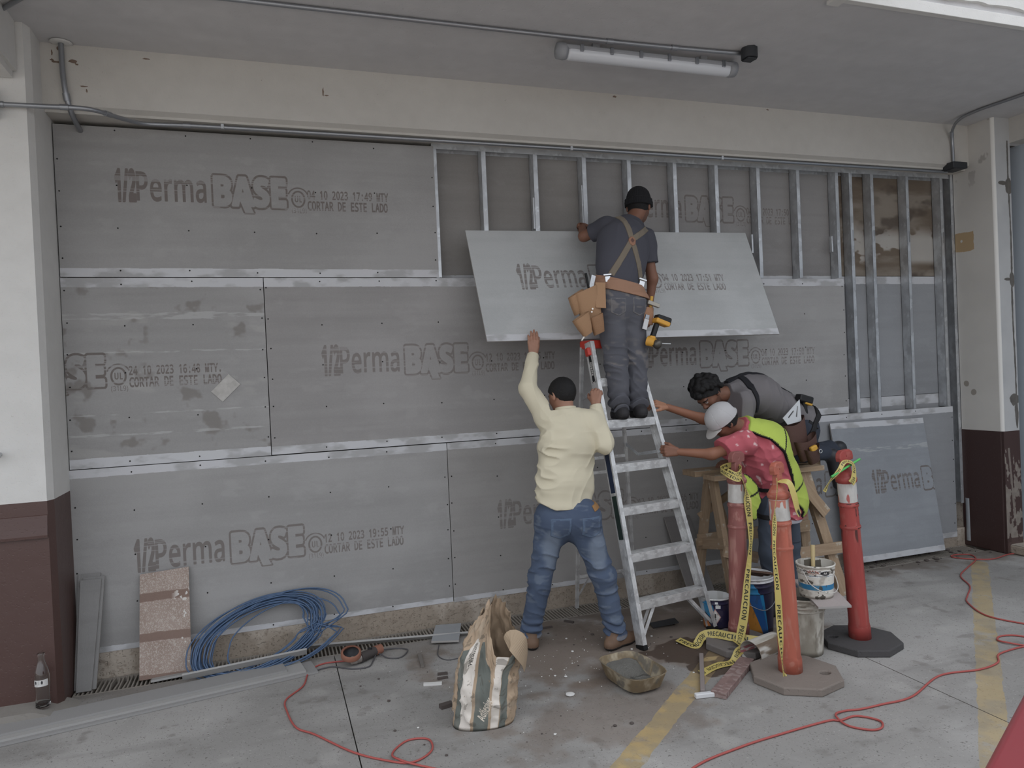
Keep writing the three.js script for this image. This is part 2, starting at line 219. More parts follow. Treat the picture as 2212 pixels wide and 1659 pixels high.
{ const g = poly([[-6, 0], [-1.12, 0], [-1.27, 0.066], [-1.3, 0.075], [-6, 0.075]], 0.27); g.translate(0, 0, 0.3); struct('plinth', uvb(g), mGround, wl); }
struct('painted_base', [pil(-6, -1.192, 0.41, 0.022, 0, 1.2), prof([[0.3, 0.99], [0.43, 0.995], [0.432, 1.01], [0.425, 1.05], [0.415, 1.12], [0.3, 1.19]], -6, -1.215)], mBrown, wl);
struct('trim_3', [bx(-2.6, -1.25, 3.62, 3.9, 0.42, 2.5), bx(-2.6, -1.27, 3.58, 3.62, 0.42, 2.5)], mWhite);
const wr = new THREE.Group(); wr.name = 'wall_right'; wr.userData.kind = 'structure'; scene.add(wr);
const pierUp = tex(512, 1024, (u, v) => { // v up 1.1 to 3.9, u: z from back to front
  const x = u * 0.41, y = 1.1 + v * 2.8, n = fbm(x * 12, y * 12, 4, 111), b = fbm(x * 3, y * 3, 4, 112); let q = mixc([210, 206, 199], [190, 186, 180], b); 
  for (const [cx, cy, r] of [[0.09, 1.53, 0.028], [0.16, 1.45, 0.03]]) q = mixc(q, [138, 130, 120], 0.8 * (1 - sm(r * 0.85, r, Math.hypot(x - cx, (y - cy)) + (n - 0.5) * 0.02)));
  if (x > 0.015 && x < 0.215 + (n - 0.5) * 0.03 && y > 2.765 + (n - 0.5) * 0.03 && y < 2.935 + (n - 0.5) * 0.02 && Math.hypot(x - 0.09, y - 2.86) > 0.012) q = [176, 152, 118];
  q = mixc(q, [150, 144, 138], sm(0.63, 0.7, fbm(x * 9 + 3, y * 7, 4, 113)) * sm(3.1, 3.6, y) * 0.6); return q; }, true, false);
const peel = tex(512, 1024, (u, v) => { const x = u * 0.2, y = v * 1.1, n = fbm(x * 14, y * 9, 5, 121), k = fbm(x * 30, y * 30, 3, 122); let q = [70, 50, 46]; const e = x - 0.02 - 0.1 * sm(1, 0.2, y); let p = sm(0.5, 0.53, n + 0.22 * sm(0.7, 0.15, y) - 0.25 * sm(0.7, 1.05, y) - (x > 0.12 ? 0.08 : 0)); p = Math.max(p, (y > 0.35 && y < 0.95 && Math.abs(x - 0.055 - (0.95 - y) * 0.08) < 0.012 * (0.5 + k)) ? 0.9 : 0); if (y < 0.14) p *= 0.2; return mixc(q, mixc([150, 140, 130], [122, 112, 103], k), p); }, true, false);
const pier2 = tex(512, 1024, (u, v) => { const x = u * 0.2, y = 1.1 + v * 2.8, n = fbm(x * 22, y * 16, 4, 131), b = fbm(x * 5, y * 5, 4, 132); let q = mixc([198, 197, 195], [176, 176, 176], b);
  const c = 0.168 + 0.006 * Math.sin(y * 5), t = Math.abs(x - c) < 0.011 * (0.45 + n * 1.1) && y > 1.2 && y < 3.7; let blob = 1; for (const [cx, cy, rx, ry] of [[0.165, 3.3, 0.05, 0.075], [0.09, 3.32, 0.07, 0.02], [0.17, 2.46, 0.035, 0.07], [0.11, 2.46, 0.045, 0.014], [0.14, 1.38, 0.075, 0.05], [0.17, 1.25, 0.025, 0.13]]) blob = Math.min(blob, Math.hypot((x - cx) / rx, (y - cy) / ry) + (n - 0.5) * 0.7); return mixc(q, mixc([112, 107, 101], [86, 82, 78], n), t ? 0.95 : 1 - sm(0.85, 0.97, blob)); }, true, false);
const mP1 = mat(0xffffff, 0.85, 0, { map: pierUp }), mP2 = mat(0xffffff, 0.85, 0, { map: pier2 }), mPeel = mat(0xffffff, 0.6, 0, { map: peel }), mB2 = mat(new THREE.Color(...L3(66, 47, 44)), 0.45, 0, bump(roughBump, 0.003, 1.2));
{ // pier: the reveal (facing left) and the front, with rounded corner
  const face = (p, m, n) => { const g = new THREE.BufferGeometry(); g.setAttribute('position', new THREE.Float32BufferAttribute(p.flat(), 3)); g.setAttribute('uv', new THREE.Float32BufferAttribute([0, 0, 1, 0, 1, 1, 0, 1], 2)); g.setIndex([0, 1, 2, 0, 2, 3]); g.computeVertexNormals(); struct(n, g, m, wr); };
  struct('pier', [bx(6.21, 6.4, 0, 3.9, -0.15, 0.4)], mConc, wr);
  face([[6.2, 1.1, -0.02], [6.2, 1.1, 0.385], [6.2, 3.9, 0.385], [6.2, 3.9, -0.02]], mP1, 'pier_plaster'); face([[6.222, 1.1, 0.41], [6.402, 1.1, 0.41], [6.402, 3.9, 0.41], [6.222, 3.9, 0.41]], mP2, 'pier_plaster');
  struct('pier_plaster', (() => { const g = new THREE.CylinderGeometry(0.026, 0.026, 2.8, 10, 1, true, -Math.PI / 2 - 0.05, Math.PI / 2 + 0.1); g.translate(6.226, 2.5, 0.384); return uvb(g.toNonIndexed()); })(), mat(new THREE.Color(...L3(226, 223, 217)), 0.85), wr);
  struct('pier_base', [bx(6.199, 6.39, 0, 1.105, -0.02, 0.39, 0.012)], mB2, wr); face([[6.205, 0, 0.412], [6.4, 0, 0.412], [6.4, 1.1, 0.412], [6.205, 1.1, 0.412]], mPeel, 'pier_base');
  struct('pier_base', [bx(6.205, 6.4, 0, 1.1, 0.36, 0.411)], mB2, wr);
  struct('side_beam', bx(6.4, 7.2, 3.68, 3.9, 0.41, 3.3), mCreamShaded, wr);
  struct('side_panel', bx(6.56, 6.7, 0, 3.68, -0.1, 7.5), mat(new THREE.Color(...L3(188, 197, 206)), 0.75, 0, bump(roughBump, 0.002, 1)), wr);
  const pl = bx(6.24, 6.9, 0, 0.085, 0.3, 0.56, 0.02); struct('plinth', pl, mConc, wr);
}

// ---------- the framed wall: cement boards on steel studs ----------
const wallB = new THREE.Group(); wallB.name = 'wall_back'; wallB.userData.kind = 'structure'; scene.add(wallB);
struct('curb', [bx(-1.25, 6.25, -0.2, 0.168, -0.2, -0.004)], mConc, wallB);
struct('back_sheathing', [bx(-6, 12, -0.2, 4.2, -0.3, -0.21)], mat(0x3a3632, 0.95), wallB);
function printMask(w, h, s, x, y, date, only) { // ink of the board maker's stamp; x,y in metres = left end and centre height
  const c = document.createElement('canvas'); c.width = w; c.height = h; const g = c.getContext('2d'), k = 1.735 / 594 * s; g.translate(x * s, h - y * s); g.scale(k, k); g.translate(0, -45); g.fillStyle = g.strokeStyle = '#000'; g.lineJoin = 'round';
  const word = (t, x0, x1, base, cap_, font, how) => { g.save(); g.font = font; const m = g.measureText(t).width; g.translate(x0, base); g.scale((x1 - x0) / m, cap_ / 72); if (how) how(t); else g.fillText(t, 0, 0); g.restore(); };
  word('1/2', 0, 42, 70, 66, 'bold 100px sans-serif', (t) => { g.fillText(t, 0, 0); g.lineWidth = 9; g.strokeText(t, 0, 0); }); word('Perma', 38, 187, 68, 62, '100px sans-serif', (t) => { g.fillText(t, 0, 0); g.lineWidth = 3.5; g.strokeText(t, 0, 0); });
  const tail = () => { g.beginPath(); g.moveTo(253, 60); g.lineTo(270, 60); g.lineTo(283, 90); g.lineTo(264, 90); g.closePath(); };
  word('BASE', 195, 357, 73, 62, 'bold 100px sans-serif', (t) => { g.lineWidth = 21; g.strokeText(t, 0, 0); }); g.lineWidth = 7; tail(); g.stroke(); g.fill();
  g.globalCompositeOperation = 'destination-out'; word('BASE', 195, 357, 73, 62, 'bold 100px sans-serif', (t) => { g.fillText(t, 0, 0); g.lineWidth = 9; g.strokeText(t, 0, 0); }); tail(); g.fill(); g.globalCompositeOperation = 'source-over';
  g.lineWidth = 4; g.beginPath(); g.ellipse(382, 55, 14, 18, 0, 0, 7); g.stroke(); word('UL', 373, 391, 62, 15, 'bold 100px sans-serif'); g.lineWidth = 3; g.beginPath(); g.arc(382, 52, 23, 3.5, 5.9); g.stroke(); word('(31L9)', 366, 400, 87, 11, '100px sans-serif');
  const dots = (t) => { g.fillText(t, 0, 0); g.lineWidth = 7; g.strokeText(t, 0, 0); }; word(date, 402, 592, 53, 19, '100px monospace', dots); word('CORTAR DE ESTE LADO', 402, 590, 79, 20, '100px monospace', dots);
  const d = g.getImageData(0, 0, w, h).data, a = new Float32Array(w * h); for (let i = 0; i < w * h; i++) a[i] = d[i * 4 + 3] / 255; return a;
}
function boardTex(wm, hm, o) {
  const s = o.s || 600, w = Math.round(wm * s), h = Math.round(hm * s), sd = o.seed || 1, ox = sd * 7.3, ink = o.date ? printMask(w, h, s, o.px, o.py, o.date) : null, T = o.tone || [160, 158, 156];
  return tex(w, h, (u, v) => {
    const x = u * wm, y = v * hm, X = x + ox, a = fbm(X * 1.5, y * 1.5, 5, sd), st = fbm(X * 1.2, y * 22, 4, sd + 3), f = vn(X * 170, y * 170, sd), b = fbm(X * 7, y * 14, 4, sd + 8);
    let q = mixc(T, [T[0] - 13, T[1] - 13, T[2] - 13], cl(0.7 * sm(0.35, 0.7, a) + 0.9 * (st - 0.5) + 0.3 * (f - 0.5))); q = mixc(q, [T[0] + 9, T[1] + 9, T[2] + 9], sm(0.62, 0.8, b) * 0.3);
    if (o.smear) { const k = fbm(X * 3, y * 9 + X * 1.1, 4, sd + 20); q = mixc(q, [182, 179, 174], sm(0.64, 0.76, k) * 0.28); q = mixc(q, [112, 106, 100], sm(0.66, 0.76, fbm(X * 7, y * 7, 4, sd + 21)) * 0.5); }
    if (o.lines) for (const [yy, ww] of o.lines) { const e2 = (fbm(X * 6, yy * 50, 3, sd + 50) - 0.5) * 0.03; if (Math.abs(y - yy - e2 * 0.4) < ww * (0.4 + fbm(X * 9, yy, 3, sd + 51))) q = mixc(q, [190, 189, 188], 0.5 * sm(0.3, 0.6, fbm(X * 14, y * 60, 3, sd + 52))); }
    if (o.dirt) { const k = fbm(X * 1.6, y * 7, 5, sd + 30); q = mixc(q, [104, 90, 76], sm(0.34, 0.6, k) * 0.8); q = mixc(q, [78, 68, 60], sm(0.55, 0.7, fbm(X * 3, y * 5, 4, sd + 31)) * 0.7); const pl = sm(0.5, 0.56, fbm(X * 4, y * 6, 4, sd + 32)) * sm(0.09, 0.16, y) * (1 - sm(0.34, 0.5, y)); q = mixc(q, [186, 182, 176], pl * 0.85); }
    const e = (fbm(X * 12, 3, 3, sd) - 0.5) * 0.006, band = (dd, wd) => dd < wd + e ? 1 : 0; let bd = 0; if (o.bt) bd = Math.max(bd, band(hm - y, o.bt)); if (o.bb) bd = Math.max(bd, band(y, o.bb)); if (bd) q = mixc(q, mixc([201, 201, 203], [170, 169, 169], sm(0.45, 0.7, b)), 0.93);
    if (ink) { const i = Math.min(h - 1, Math.floor((1 - v) * h)) * w + Math.min(w - 1, Math.floor(u * w)); if (ink[i] > 0.02) { const row = vn(3, Math.floor(y * 190) * 1.7, sd + 40) + (fbm(X * 5, y * 60, 2, sd + 41) - 0.5) * 0.7; q = mixc(q, [110, 102, 98], ink[i] * (row < 0.24 ? 0.3 : 0.9) * (o.ink ?? 1)); } }
    return q;
  }, true, false);
}
const boardBump = rep(fineBump, 12, 6), mEdge = mat(new THREE.Color(...L3(158, 154, 150)), 0.92);
function boardMat(wm, hm, o) { const m = mat(0xffffff, 0.88, 0, { map: boardTex(wm, hm, o), bumpMap: boardBump, bumpScale: 0.0012 }); return [mEdge, mEdge, mEdge, mEdge, m, mEdge]; }
function board(x0, x1, y0, y1, zf, o) {
  const g = new THREE.BoxGeometry(x1 - x0, y1 - y0, 0.0127), b = struct('cement_board', g, boardMat(x1 - x0, y1 - y0, o), wallB); b.position.set((x0 + x1) / 2, (y0 + y1) / 2, zf - 0.00635);
  if (o.screws !== false) { const S = [], w = x1 - x0, h = y1 - y0, put = (x, y) => { const c = new THREE.CylinderGeometry(0.0052, 0.0052, 0.002, 7); c.rotateX(Math.PI / 2); c.translate(x - w / 2 + rr(-0.008, 0.008), y - h / 2 + rr(-0.012, 0.012), 0.0066); S.push(c); };
    for (let x = Math.ceil((x0 - 1.185) / 0.406) * 0.406 + 1.185 - x0; x < w - 0.05; x += 0.406) if (x > 0.05) { put(x, 0.03); put(x, h - 0.03); for (let y = 0.3; y < h - 0.2; y += 0.29) put(x, y); }
    for (let y = 0.12; y < h - 0.05; y += 0.2) { put(0.02, y); put(w - 0.02, y); }
    const m = M('screw', S, mScrew, b); m.userData.kind = 'stuff'; }
}
board(-1.185, 1.213, 2.528, 3.474, 0, { seed: 1, date: '04 10 2023 17:49 MTY', px: 0.326, py: 0.56, bb: 0.055 });
board(-1.187, 0.003, 1.328, 2.522, 0, { seed: 2, date: '24 10 2023 16:48 MTY.', px: -0.82, py: 0.6, bt: 0.06, bb: 0.062, smear: 1, lines: [[0.95, 0.02], [0.2, 0.008], [0.33, 0.005], [0.72, 0.005]] });
board(0.008, 2.436, 1.33, 2.522, 0, { seed: 3, date: '12 10 2023 19:55 MTY', px: 0.353, py: 0.6, bt: 0.06, bb: 0.055, tone: [157, 154, 152], ink: 0.7 });
board(2.442, 4.875, 1.33, 2.518, 0, { seed: 4, date: '04 10 2023 17:50 MTY', px: 0.358, py: 0.56, bt: 0.06, bb: 0.055, ink: 0.8 });
board(-1.192, 1.212, 0.165, 1.323, 0, { seed: 5, date: '12 10 2023 19:55 MTY', px: 0.337, py: 0.56, bt: 0.052, bb: 0.035, ink: 0.85 });
board(1.217, 3.65, 0.16, 1.324, 0, { seed: 6, date: '12 10 2023 19:56 MTY', px: 0.36, py: 0.58, bt: 0.05, bb: 0.035, tone: [155, 152, 149], ink: 0.6 });
board(3.655, 6.1, 0.09, 1.322, 0, { seed: 7, date: '04 10 2023 17:50 MTY', px: 0.36, py: 0.62, bt: 0.055, bb: 0.05, tone: [146, 147, 149] });  // bluish tone carries the cool skylight at the right end
{ const b = struct('mortar_patch', box(0.16, 0.1, 0.006, 0, 0, 0, 0.002), mat(0xffffff, 0.95, 0, { map: rep(tex(128, 128, (u, v) => mixc([196, 193, 188], [166, 162, 157], fbm(u * 7, v * 7, 4, 301))), 5) }), wallB); b.position.set(-0.262, 1.795, 0.003); b.rotation.z = 0.78; }
// far-side sheets seen between the studs
board(0.0, 2.42, 2.51, 3.55, -0.108, { seed: 8, tone: [146, 142, 138], screws: false, s: 400, bb: 0.05 });
board(2.425, 4.862, 2.51, 3.55, -0.108, { seed: 9, date: '04 10 2023 17:50 MTY', px: 0.36, py: 0.6, tone: [147, 144, 142], screws: false, ink: 0.8, bb: 0.05 });
board(4.866, 6.24, 2.56, 3.55, -0.108, { seed: 10, tone: [140, 130, 118], dirt: 1, screws: false, s: 500 });
board(4.866, 6.24, 1.45, 2.556, -0.108, { seed: 11, tone: [150, 151, 153], bt: 0.07, screws: false, s: 400 });
board(4.866, 6.24, 0.1, 1.446, -0.108, { seed: 12, tone: [150, 150, 151], bt: 0.09, screws: false, s: 300 });
// a C-section stud: web at the left, two flanges and lips; front flange at zf
function stud(x, y0, y1, w = 0.036, zf = -0.0135, d = 0.09, n = 'metal_stud') { const t = 0.0022, g = [bx(x, x + w, y0, y1, zf - t, zf), bx(x, x + t, y0, y1, zf - d, zf), bx(x, x + w, y0, y1, zf - d, zf - d + t), bx(x + w - t, x + w, y0, y1, zf - 0.011, zf)]; return struct(n, g, mGalv, wallB); }
for (const x of [1.203, 1.575, 1.985, 2.39, 2.78, 3.196, 3.59, 4.003, 4.414, 4.832]) stud(x, 2.53, 3.5);
for (const x of [4.985, 5.226, 5.636, 6.05]) { const s = stud(x, 1.325, 3.5); const k = struct('punch_out', bx(x + 0.0235, x + 0.0265, 2.86, 2.96, -0.02, -0.0132), mBlack, s); }
for (const [x, y0, y1] of [[2.393, 2.92, 3.25], [1.985, 2.9, 3.14], [3.95, 2.74, 2.9], [4.79, 2.76, 2.9]]) struct('stud_clip', [bx(x - 0.012, x + 0.004, y0, y1, -0.05, -0.02, 0.003)], mGalv, wallB);
struct('top_track', [bx(1.2, 6.24, 3.462, 3.5, -0.0135, -0.0115), bx(1.2, 6.24, 3.495, 3.5, -0.105, -0.0135), bx(1.2, 6.24, 3.462, 3.5, -0.107, -0.105)], mGalv, wallB);
struct('corner_track', [bx(6.2, 6.203, 0.4, 3.5, -0.105, 0.004), bx(6.165, 6.2, 0.4, 3.5, -0.003, 0.0)], mGalv, wallB);

// ---------- conduits, junction boxes, lamp ----------
function conduit(label, pts, r, n, couplings = [], extra = []) {
  const t = thing('conduit', label, 'pipe', pts[0]); W('pipe', tube(pts, r, n, 10), mPipe, t); const c = curve(pts);
  for (const u of couplings) { const p = c.getPoint(u), d = c.getTangent(u); W('coupling', rod(p.clone().addScaledVector(d, -0.022).toArray(), p.clone().addScaledVector(d, 0.022).toArray(), r * 1.28), mPipe, t); }
  return t;
}
conduit('long grey metal conduit running under the cream beam above the boards', [[-1.36, 3.418, 0.45], [-1.14, 3.422, 0.45], [-0.95, 3.426, 0.45], [-0.86, 3.43, 0.41], [-0.76, 3.443, 0.27], [-0.66, 3.46, 0.15], [-0.55, 3.47, 0.12], [-0.2, 3.48, 0.11], [1.5, 3.482, 0.11], [3.5, 3.484, 0.11], [6.0, 3.486, 0.11]], 0.0132, 160, [0.012, 0.16, 0.345, 0.67]);
for (const x of [-0.2, 2.25, 3.58]) { const o = single('pipe_strap', [bx(x - 0.01, x + 0.01, 3.468, 3.499, 0.094, 0.126, 0.003)], mGalv, x < 0 ? 'small metal strap on the conduit over the left board print' : x < 3 ? 'small metal strap on the conduit above the man in the beanie' : 'small metal strap on the conduit above the open studs', 'strap'); }
conduit('bent grey conduit dropping from the ceiling to a hole in the top left board', [[-1.073, 3.9, 0.2], [-1.072, 3.75, 0.2], [-1.066, 3.64, 0.2], [-1.056, 3.55, 0.185], [-1.045, 3.49, 0.14], [-1.036, 3.45, 0.05], [-1.034, 3.44, -0.005]], 0.0155, 60, [0.45]);
conduit('grey conduit fixed along the ceiling to the tube lamp', [[-2.2, 3.884, 0.972], [-0.2, 3.884, 0.976], [1.5, 3.884, 0.983], [2.4, 3.884, 1.0], [3.11, 3.884, 1.035]], 0.0135, 60, [0.67, 0.82]);
conduit('short grey conduit crossing the ceiling corner above the left pier', [[-1.42, 3.884, 0.43], [-1.281, 3.884, 0.56], [-1.12, 3.884, 0.742], [-0.92, 3.884, 0.96]], 0.012, 30, []);
conduit('dark grey conduit curving down the right end of the beam into a box', [[6.15, 3.884, 3.0], [5.9, 3.884, 0.91], [5.862, 3.884, 0.52], [5.885, 3.872, 0.34], [5.94, 3.82, 0.23], [5.98, 3.74, 0.195], [5.988, 3.64, 0.19], [5.99, 3.54, 0.19]], 0.013, 80, [0.62]);
function jbox(label, g) { return single('junction_box', g, mDarkSteel, label, 'electrical box'); }
jbox('dark steel junction box at the right end of the beam', [bx(5.93, 6.1, 3.488, 3.545, 0.09, 0.24, 0.006), bx(5.95, 6.08, 3.484, 3.49, 0.1, 0.23)]);
{ const b = jbox('dark octagonal junction box at the right end of the tube lamp', [(() => { const g = new THREE.CylinderGeometry(0.054, 0.054, 0.07, 8); g.translate(3.135, 3.865, 1.085); return g; })(), bx(3.1, 3.17, 3.82, 3.83, 1.05, 1.12, 0.004)]); }
single('junction_box', [bx(-1.46, -1.345, 3.345, 3.5, 0.41, 0.475, 0.006)], mat(new THREE.Color(...L3(150, 154, 158)), 0.45, 0.6), 'light grey electrical box on the left pier at the conduit end', 'electrical box');
single('pipe_stub', [rod([-1.43, 1.48, 0.4], [-1.43, 1.48, 0.47], 0.013), lathe([[0, -0.02], [0.022, -0.014], [0.026, 0.0], [0.02, 0.014], [0, 0.02]], 14).translate(-1.43, 1.48, 0.475)], mGalv, 'small capped metal pipe stub on the left white pier', 'pipe');
{ // tube lamp (switched off)
  const t = thing('tube_lamp', 'unlit fluorescent tube lamp with ribbed grey housing under the ceiling', 'lamp', [2.5, 3.9, 0.9]);
  const mH = mat(new THREE.Color(...L3(150, 151, 154)), 0.6), mD = new THREE.MeshPhysicalMaterial({ color: new THREE.Color(...L3(214, 216, 220)), roughness: 0.35, clearcoat: 0.4 });
  M('housing', [box(1.25, 0.03, 0.1, 0, -0.05, 0, 0.01), box(0.05, 0.06, 0.03, -0.4, -0.02, 0), box(0.05, 0.06, 0.03, 0.4, -0.02, 0)], mH, t);
  const g = new THREE.CylinderGeometry(0.05, 0.05, 1.2, 24, 1, false, Math.PI / 2, Math.PI); g.rotateZ(Math.PI / 2); g.scale(1, 1, 0.9); g.translate(0, -0.062, 0); const d = new THREE.CapsuleGeometry(0.046, 1.16, 8, 20); d.rotateZ(Math.PI / 2); d.translate(0, -0.072, 0); M('diffuser', d, mD, t);
  const e1 = lathe([[0, 0], [0.05, 0.01], [0.054, 0.05], [0.05, 0.07], [0, 0.075]], 16); e1.rotateZ(Math.PI / 2); const e2 = e1.clone(); e2.rotateZ(Math.PI); e1.translate(0.68, -0.065, 0); e2.translate(-0.68, -0.065, 0); e1.translate(-0.02, 0, 0); M('end_cap', e1, mH, t); M('end_cap', e2, mH, t);
  for (const x of [-0.52, -0.31, -0.1, 0.11, 0.32, 0.53]) M('clip', box(0.022, 0.045, 0.014, x, -0.055, 0.052, 0.003), mPipe, t);
}
// vertical pipes at the right end of the stud frame
single('pipe', [tube([[6.115, 0.45, -0.05], [6.112, 2, -0.05], [6.11, 3.45, -0.05]], 0.02, 20, 12)], mPipe, 'bluish grey vertical pipe beside the right white pier', 'pipe');
single('pipe', [rod([6.22, 0.05, 0.035], [6.222, 0.45, 0.035], 0.031)], mat(new THREE.Color(...L3(150, 153, 156)), 0.55), 'short grey plastic pipe sleeve at the foot of the right pier', 'pipe');

// ---------- drain grates ----------
const mGrate = mat(new THREE.Color(...L3(152, 145, 136)), 0.8, 0.2, bump(fineBump, 0.002, 4));
const grateLabels = ['drain grate section with bent bars beside the brown left pier', 'drain grate section behind the coil of blue cable', 'drain grate section between the adhesive bag and the grinder', 'drain grate section between the legs of the man in the cream shirt', 'drain grate section behind the foot of the stepladder', 'drain grate section under the wooden trestle', 'drain grate section in front of the leaning cut board'];
const gx = [-1.19, -0.11, 1.0, 2.1, 3.2, 4.25, 5.3, 6.15], barG = bx(-0.0045, 0.0045, -0.03, 0, -0.104, 0.104);
for (let i = 0; i < 7; i++) {
  const a = gx[i] + 0.006, b = gx[i + 1] - 0.006, t = thing('drain_grate', grateLabels[i], 'grate', [(a + b) / 2, 0, 0.118]), h = (b - a) / 2;
  M('frame', [bx(-h, h, -0.035, 0, 0.105, 0.117), bx(-h, h, -0.035, 0, -0.117, -0.105), bx(-h, -h + 0.012, -0.035, 0, -0.105, 0.105), bx(h - 0.012, h, -0.035, 0, -0.105, 0.105)], mGrate, t);
  const n = Math.round(2 * h / 0.0245);
  for (let k = 1; k < n; k++) { let g = barG; const x = -h + k * 2 * h / n, bent = i === 0 ? [3, 4, 8, 9, 11, 18].includes(k) : rnd() < 0.05; if (bent) { const e = (k % 2 ? 1 : -1) * 0.009; g = [bar([0, -0.015, -0.104], [e, -0.015, -0.01], 0.009, 0.03, [1, 0, 0]), bar([e, -0.015, -0.012], [0, -0.015, 0.104], 0.009, 0.03, [1, 0, 0])]; } const m = M('bar', g, mGrate, t); m.position.set(x, -0.001, 0); }
}

// ---------- loose boards and offcuts ----------
function looseBoard(name, label, P, th, front, edge) { // P = four front corners: top left, top right, bottom right, bottom left
  const [tl, tr, br, bl] = P, n = norm(crs(sub(tr, tl), sub(tl, bl))), back = P.map((p) => add(p, n, -th)), pos = [], uv = [], grp = [];
  const q = (a, b, c, d, t) => { pos.push(...a, ...b, ...c, ...a, ...c, ...d); uv.push(...(t ? [0, 0, 1, 0, 1, 1, 0, 0, 1, 1, 0, 1] : [0, 0, 0.3, 0, 0.3, 0.02, 0, 0, 0.3, 0.02, 0, 0.02])); };
  q(bl, br, tr, tl, 1); q(back[2], back[3], back[0], back[1], 0); q(tl, tr, back[1], back[0], 0); q(bl, back[3], back[2], br, 0); q(bl, tl, back[0], back[3], 0); q(br, back[2], back[1], tr, 0);
  const c = [(bl[0] + br[0]) / 2, Math.min(bl[1], br[1]), (bl[2] + br[2]) / 2]; for (let i = 0; i < pos.length; i += 3) { pos[i] -= c[0]; pos[i + 1] -= c[1]; pos[i + 2] -= c[2]; }
  const g = new THREE.BufferGeometry(); g.setAttribute('position', new THREE.Float32BufferAttribute(pos, 3)); g.setAttribute('uv', new THREE.Float32BufferAttribute(uv, 2)); g.computeVertexNormals(); g.addGroup(0, 6, 0); g.addGroup(6, 30, 1);
  const o = new THREE.Mesh(g, [front, edge || mEdge]); o.name = numbered(name); o.position.set(...c); o.castShadow = o.receiveShadow = true; scene.add(o); o.userData = { label, category: 'board' }; return o;
}
const flat = (w, h, o) => boardMat(w, h, o)[4];
looseBoard('cement_board', 'large grey printed cement board held tilted by the men at the ladder', [[1.402, 2.855, 0.085], [3.797, 2.886, 0.085], [3.828, 2.027, 0.42], [1.43, 2.033, 0.42]], 0.0127, flat(2.4, 0.9, { seed: 13, date: '04 10 2023 17:51 MTY', px: 0.32, py: 0.485, bb: 0.05, ink: 0.75, tone: [182, 183, 182] }));  // tone raised: skylight on the tilted face is put into the colour
looseBoard('cement_board', 'cut grey cement board leaning on the wall at the right', [[4.632, 1.252, 0.035], [5.69, 1.24, 0.035], [5.755, 0.04, 0.165], [4.7, 0.04, 0.165]], 0.0127, flat(1.06, 1.22, { seed: 14, date: '04 10 2023', px: 0.36, py: 0.66, bt: 0.05, bb: 0.05, tone: [150, 153, 157], lines: [[0.97, 0.022]] }));  // cool skylight of this side is mixed into the board tone
const offM = flat(0.3, 0.6, { seed: 15, tone: [132, 128, 126] });
looseBoard('cement_offcut', 'narrow dark grey offcut leaning behind the stepladder', [[2.962, 0.605, 0.03], [3.19, 0.6, 0.03], [3.29, 0.01, 0.2], [3.06, 0.01, 0.2]], 0.0127, offM);
const tanM = mat(0xffffff, 0.95, 0, { map: tex(512, 1024, (u, v) => { const n = fbm(u * 70, v * 130, 3, 141), b = fbm(u * 4, v * 7, 4, 142), y = v + 0.02 * (u - 0.5) + (fbm(u * 8, v * 8, 3, 143) - 0.5) * 0.012, band = Math.max(1 - sm(0.035, 0.045, Math.abs(y - 0.38)), 1 - sm(0.035, 0.045, Math.abs(y - 0.76)), 1 - sm(0.03, 0.036, y)); let q = mixc([172, 156, 146], [150, 132, 121], b); q = mixc(q, [200, 192, 184], sm(0.5, 0.68, n) * 0.6 * (1 - band * 0.85)); q = mixc(q, [122, 100, 90], band * 0.75); return mixc(q, [208, 204, 198], sm(0.7, 0.74, fbm(u * 9 + 4, v * 18, 3, 144)) * sm(0.6, 0.8, u)); }, true, false), ...bump(fineBump, 0.004, 2) });
looseBoard('tile_offcut', 'mottled tan panel with two dark glue bands leaning on the wall', [[-0.823, 0.635, 0.03], [-0.537, 0.65, 0.03], [-0.535, 0.012, 0.17], [-0.832, 0.012, 0.17]], 0.014, tanM, mat(new THREE.Color(...L3(176, 164, 154)), 0.9));
{ const stripM = flat(0.14, 0.66, { seed: 16, tone: [150, 148, 146] });
  const lab = ['front strip of the narrow grey stack leaning beside the brown pier', 'middle strip of the narrow grey stack leaning beside the brown pier', 'rear strip of the narrow grey stack leaning beside the brown pier'];
  for (let i = 0; i < 3; i++) { const z = -0.018 * i, x = [0, 0.012, -0.018][i], y = [0, 0.012, 0.03][i]; looseBoard('cement_strip', lab[i], [[-1.15 + x, 0.645 + y, 0.05 + z], [-1.035 + x + 0.004 * i, 0.642 + y, 0.05 + z], [-1.09 + x + 0.01 * i, 0.006, 0.19 + z], [-1.172 + x, 0.006, 0.19 + z]], 0.0127, stripM); } }
const strip = (label, a, b, w, t, wide, m = flat(0.08, 0.6, { seed: 17, tone: [168, 166, 163] })) => single('cement_strip', [bar(a, b, w, t, wide)], m, label, 'strip');
const sM = mat(new THREE.Color(...L3(160, 158, 155)), 0.92, 0, bump(fineBump, 0.0015, 5)), sM2 = mat(new THREE.Color(...L3(146, 144, 142)), 0.92, 0, bump(fineBump, 0.0015, 5));
strip('pale strip lying across the blue cable coil', [-0.565, 0.07, 0.385], [0.16, 0.085, 0.315], 0.05, 0.0127, [0, 1, 0.75], sM);
strip('short flat strip on the grate at the foot of the tan panel', [-0.76, 0.014, 0.2], [-0.5, 0.02, 0.185], 0.075, 0.0127, [0, 0.15, 1], sM);
strip('pale strip running from the cable coil to the square offcut', [0.08, 0.045, 0.1], [1.29, 0.012, 0.27], 0.052, 0.0127, [0, 0.75, 1], sM);
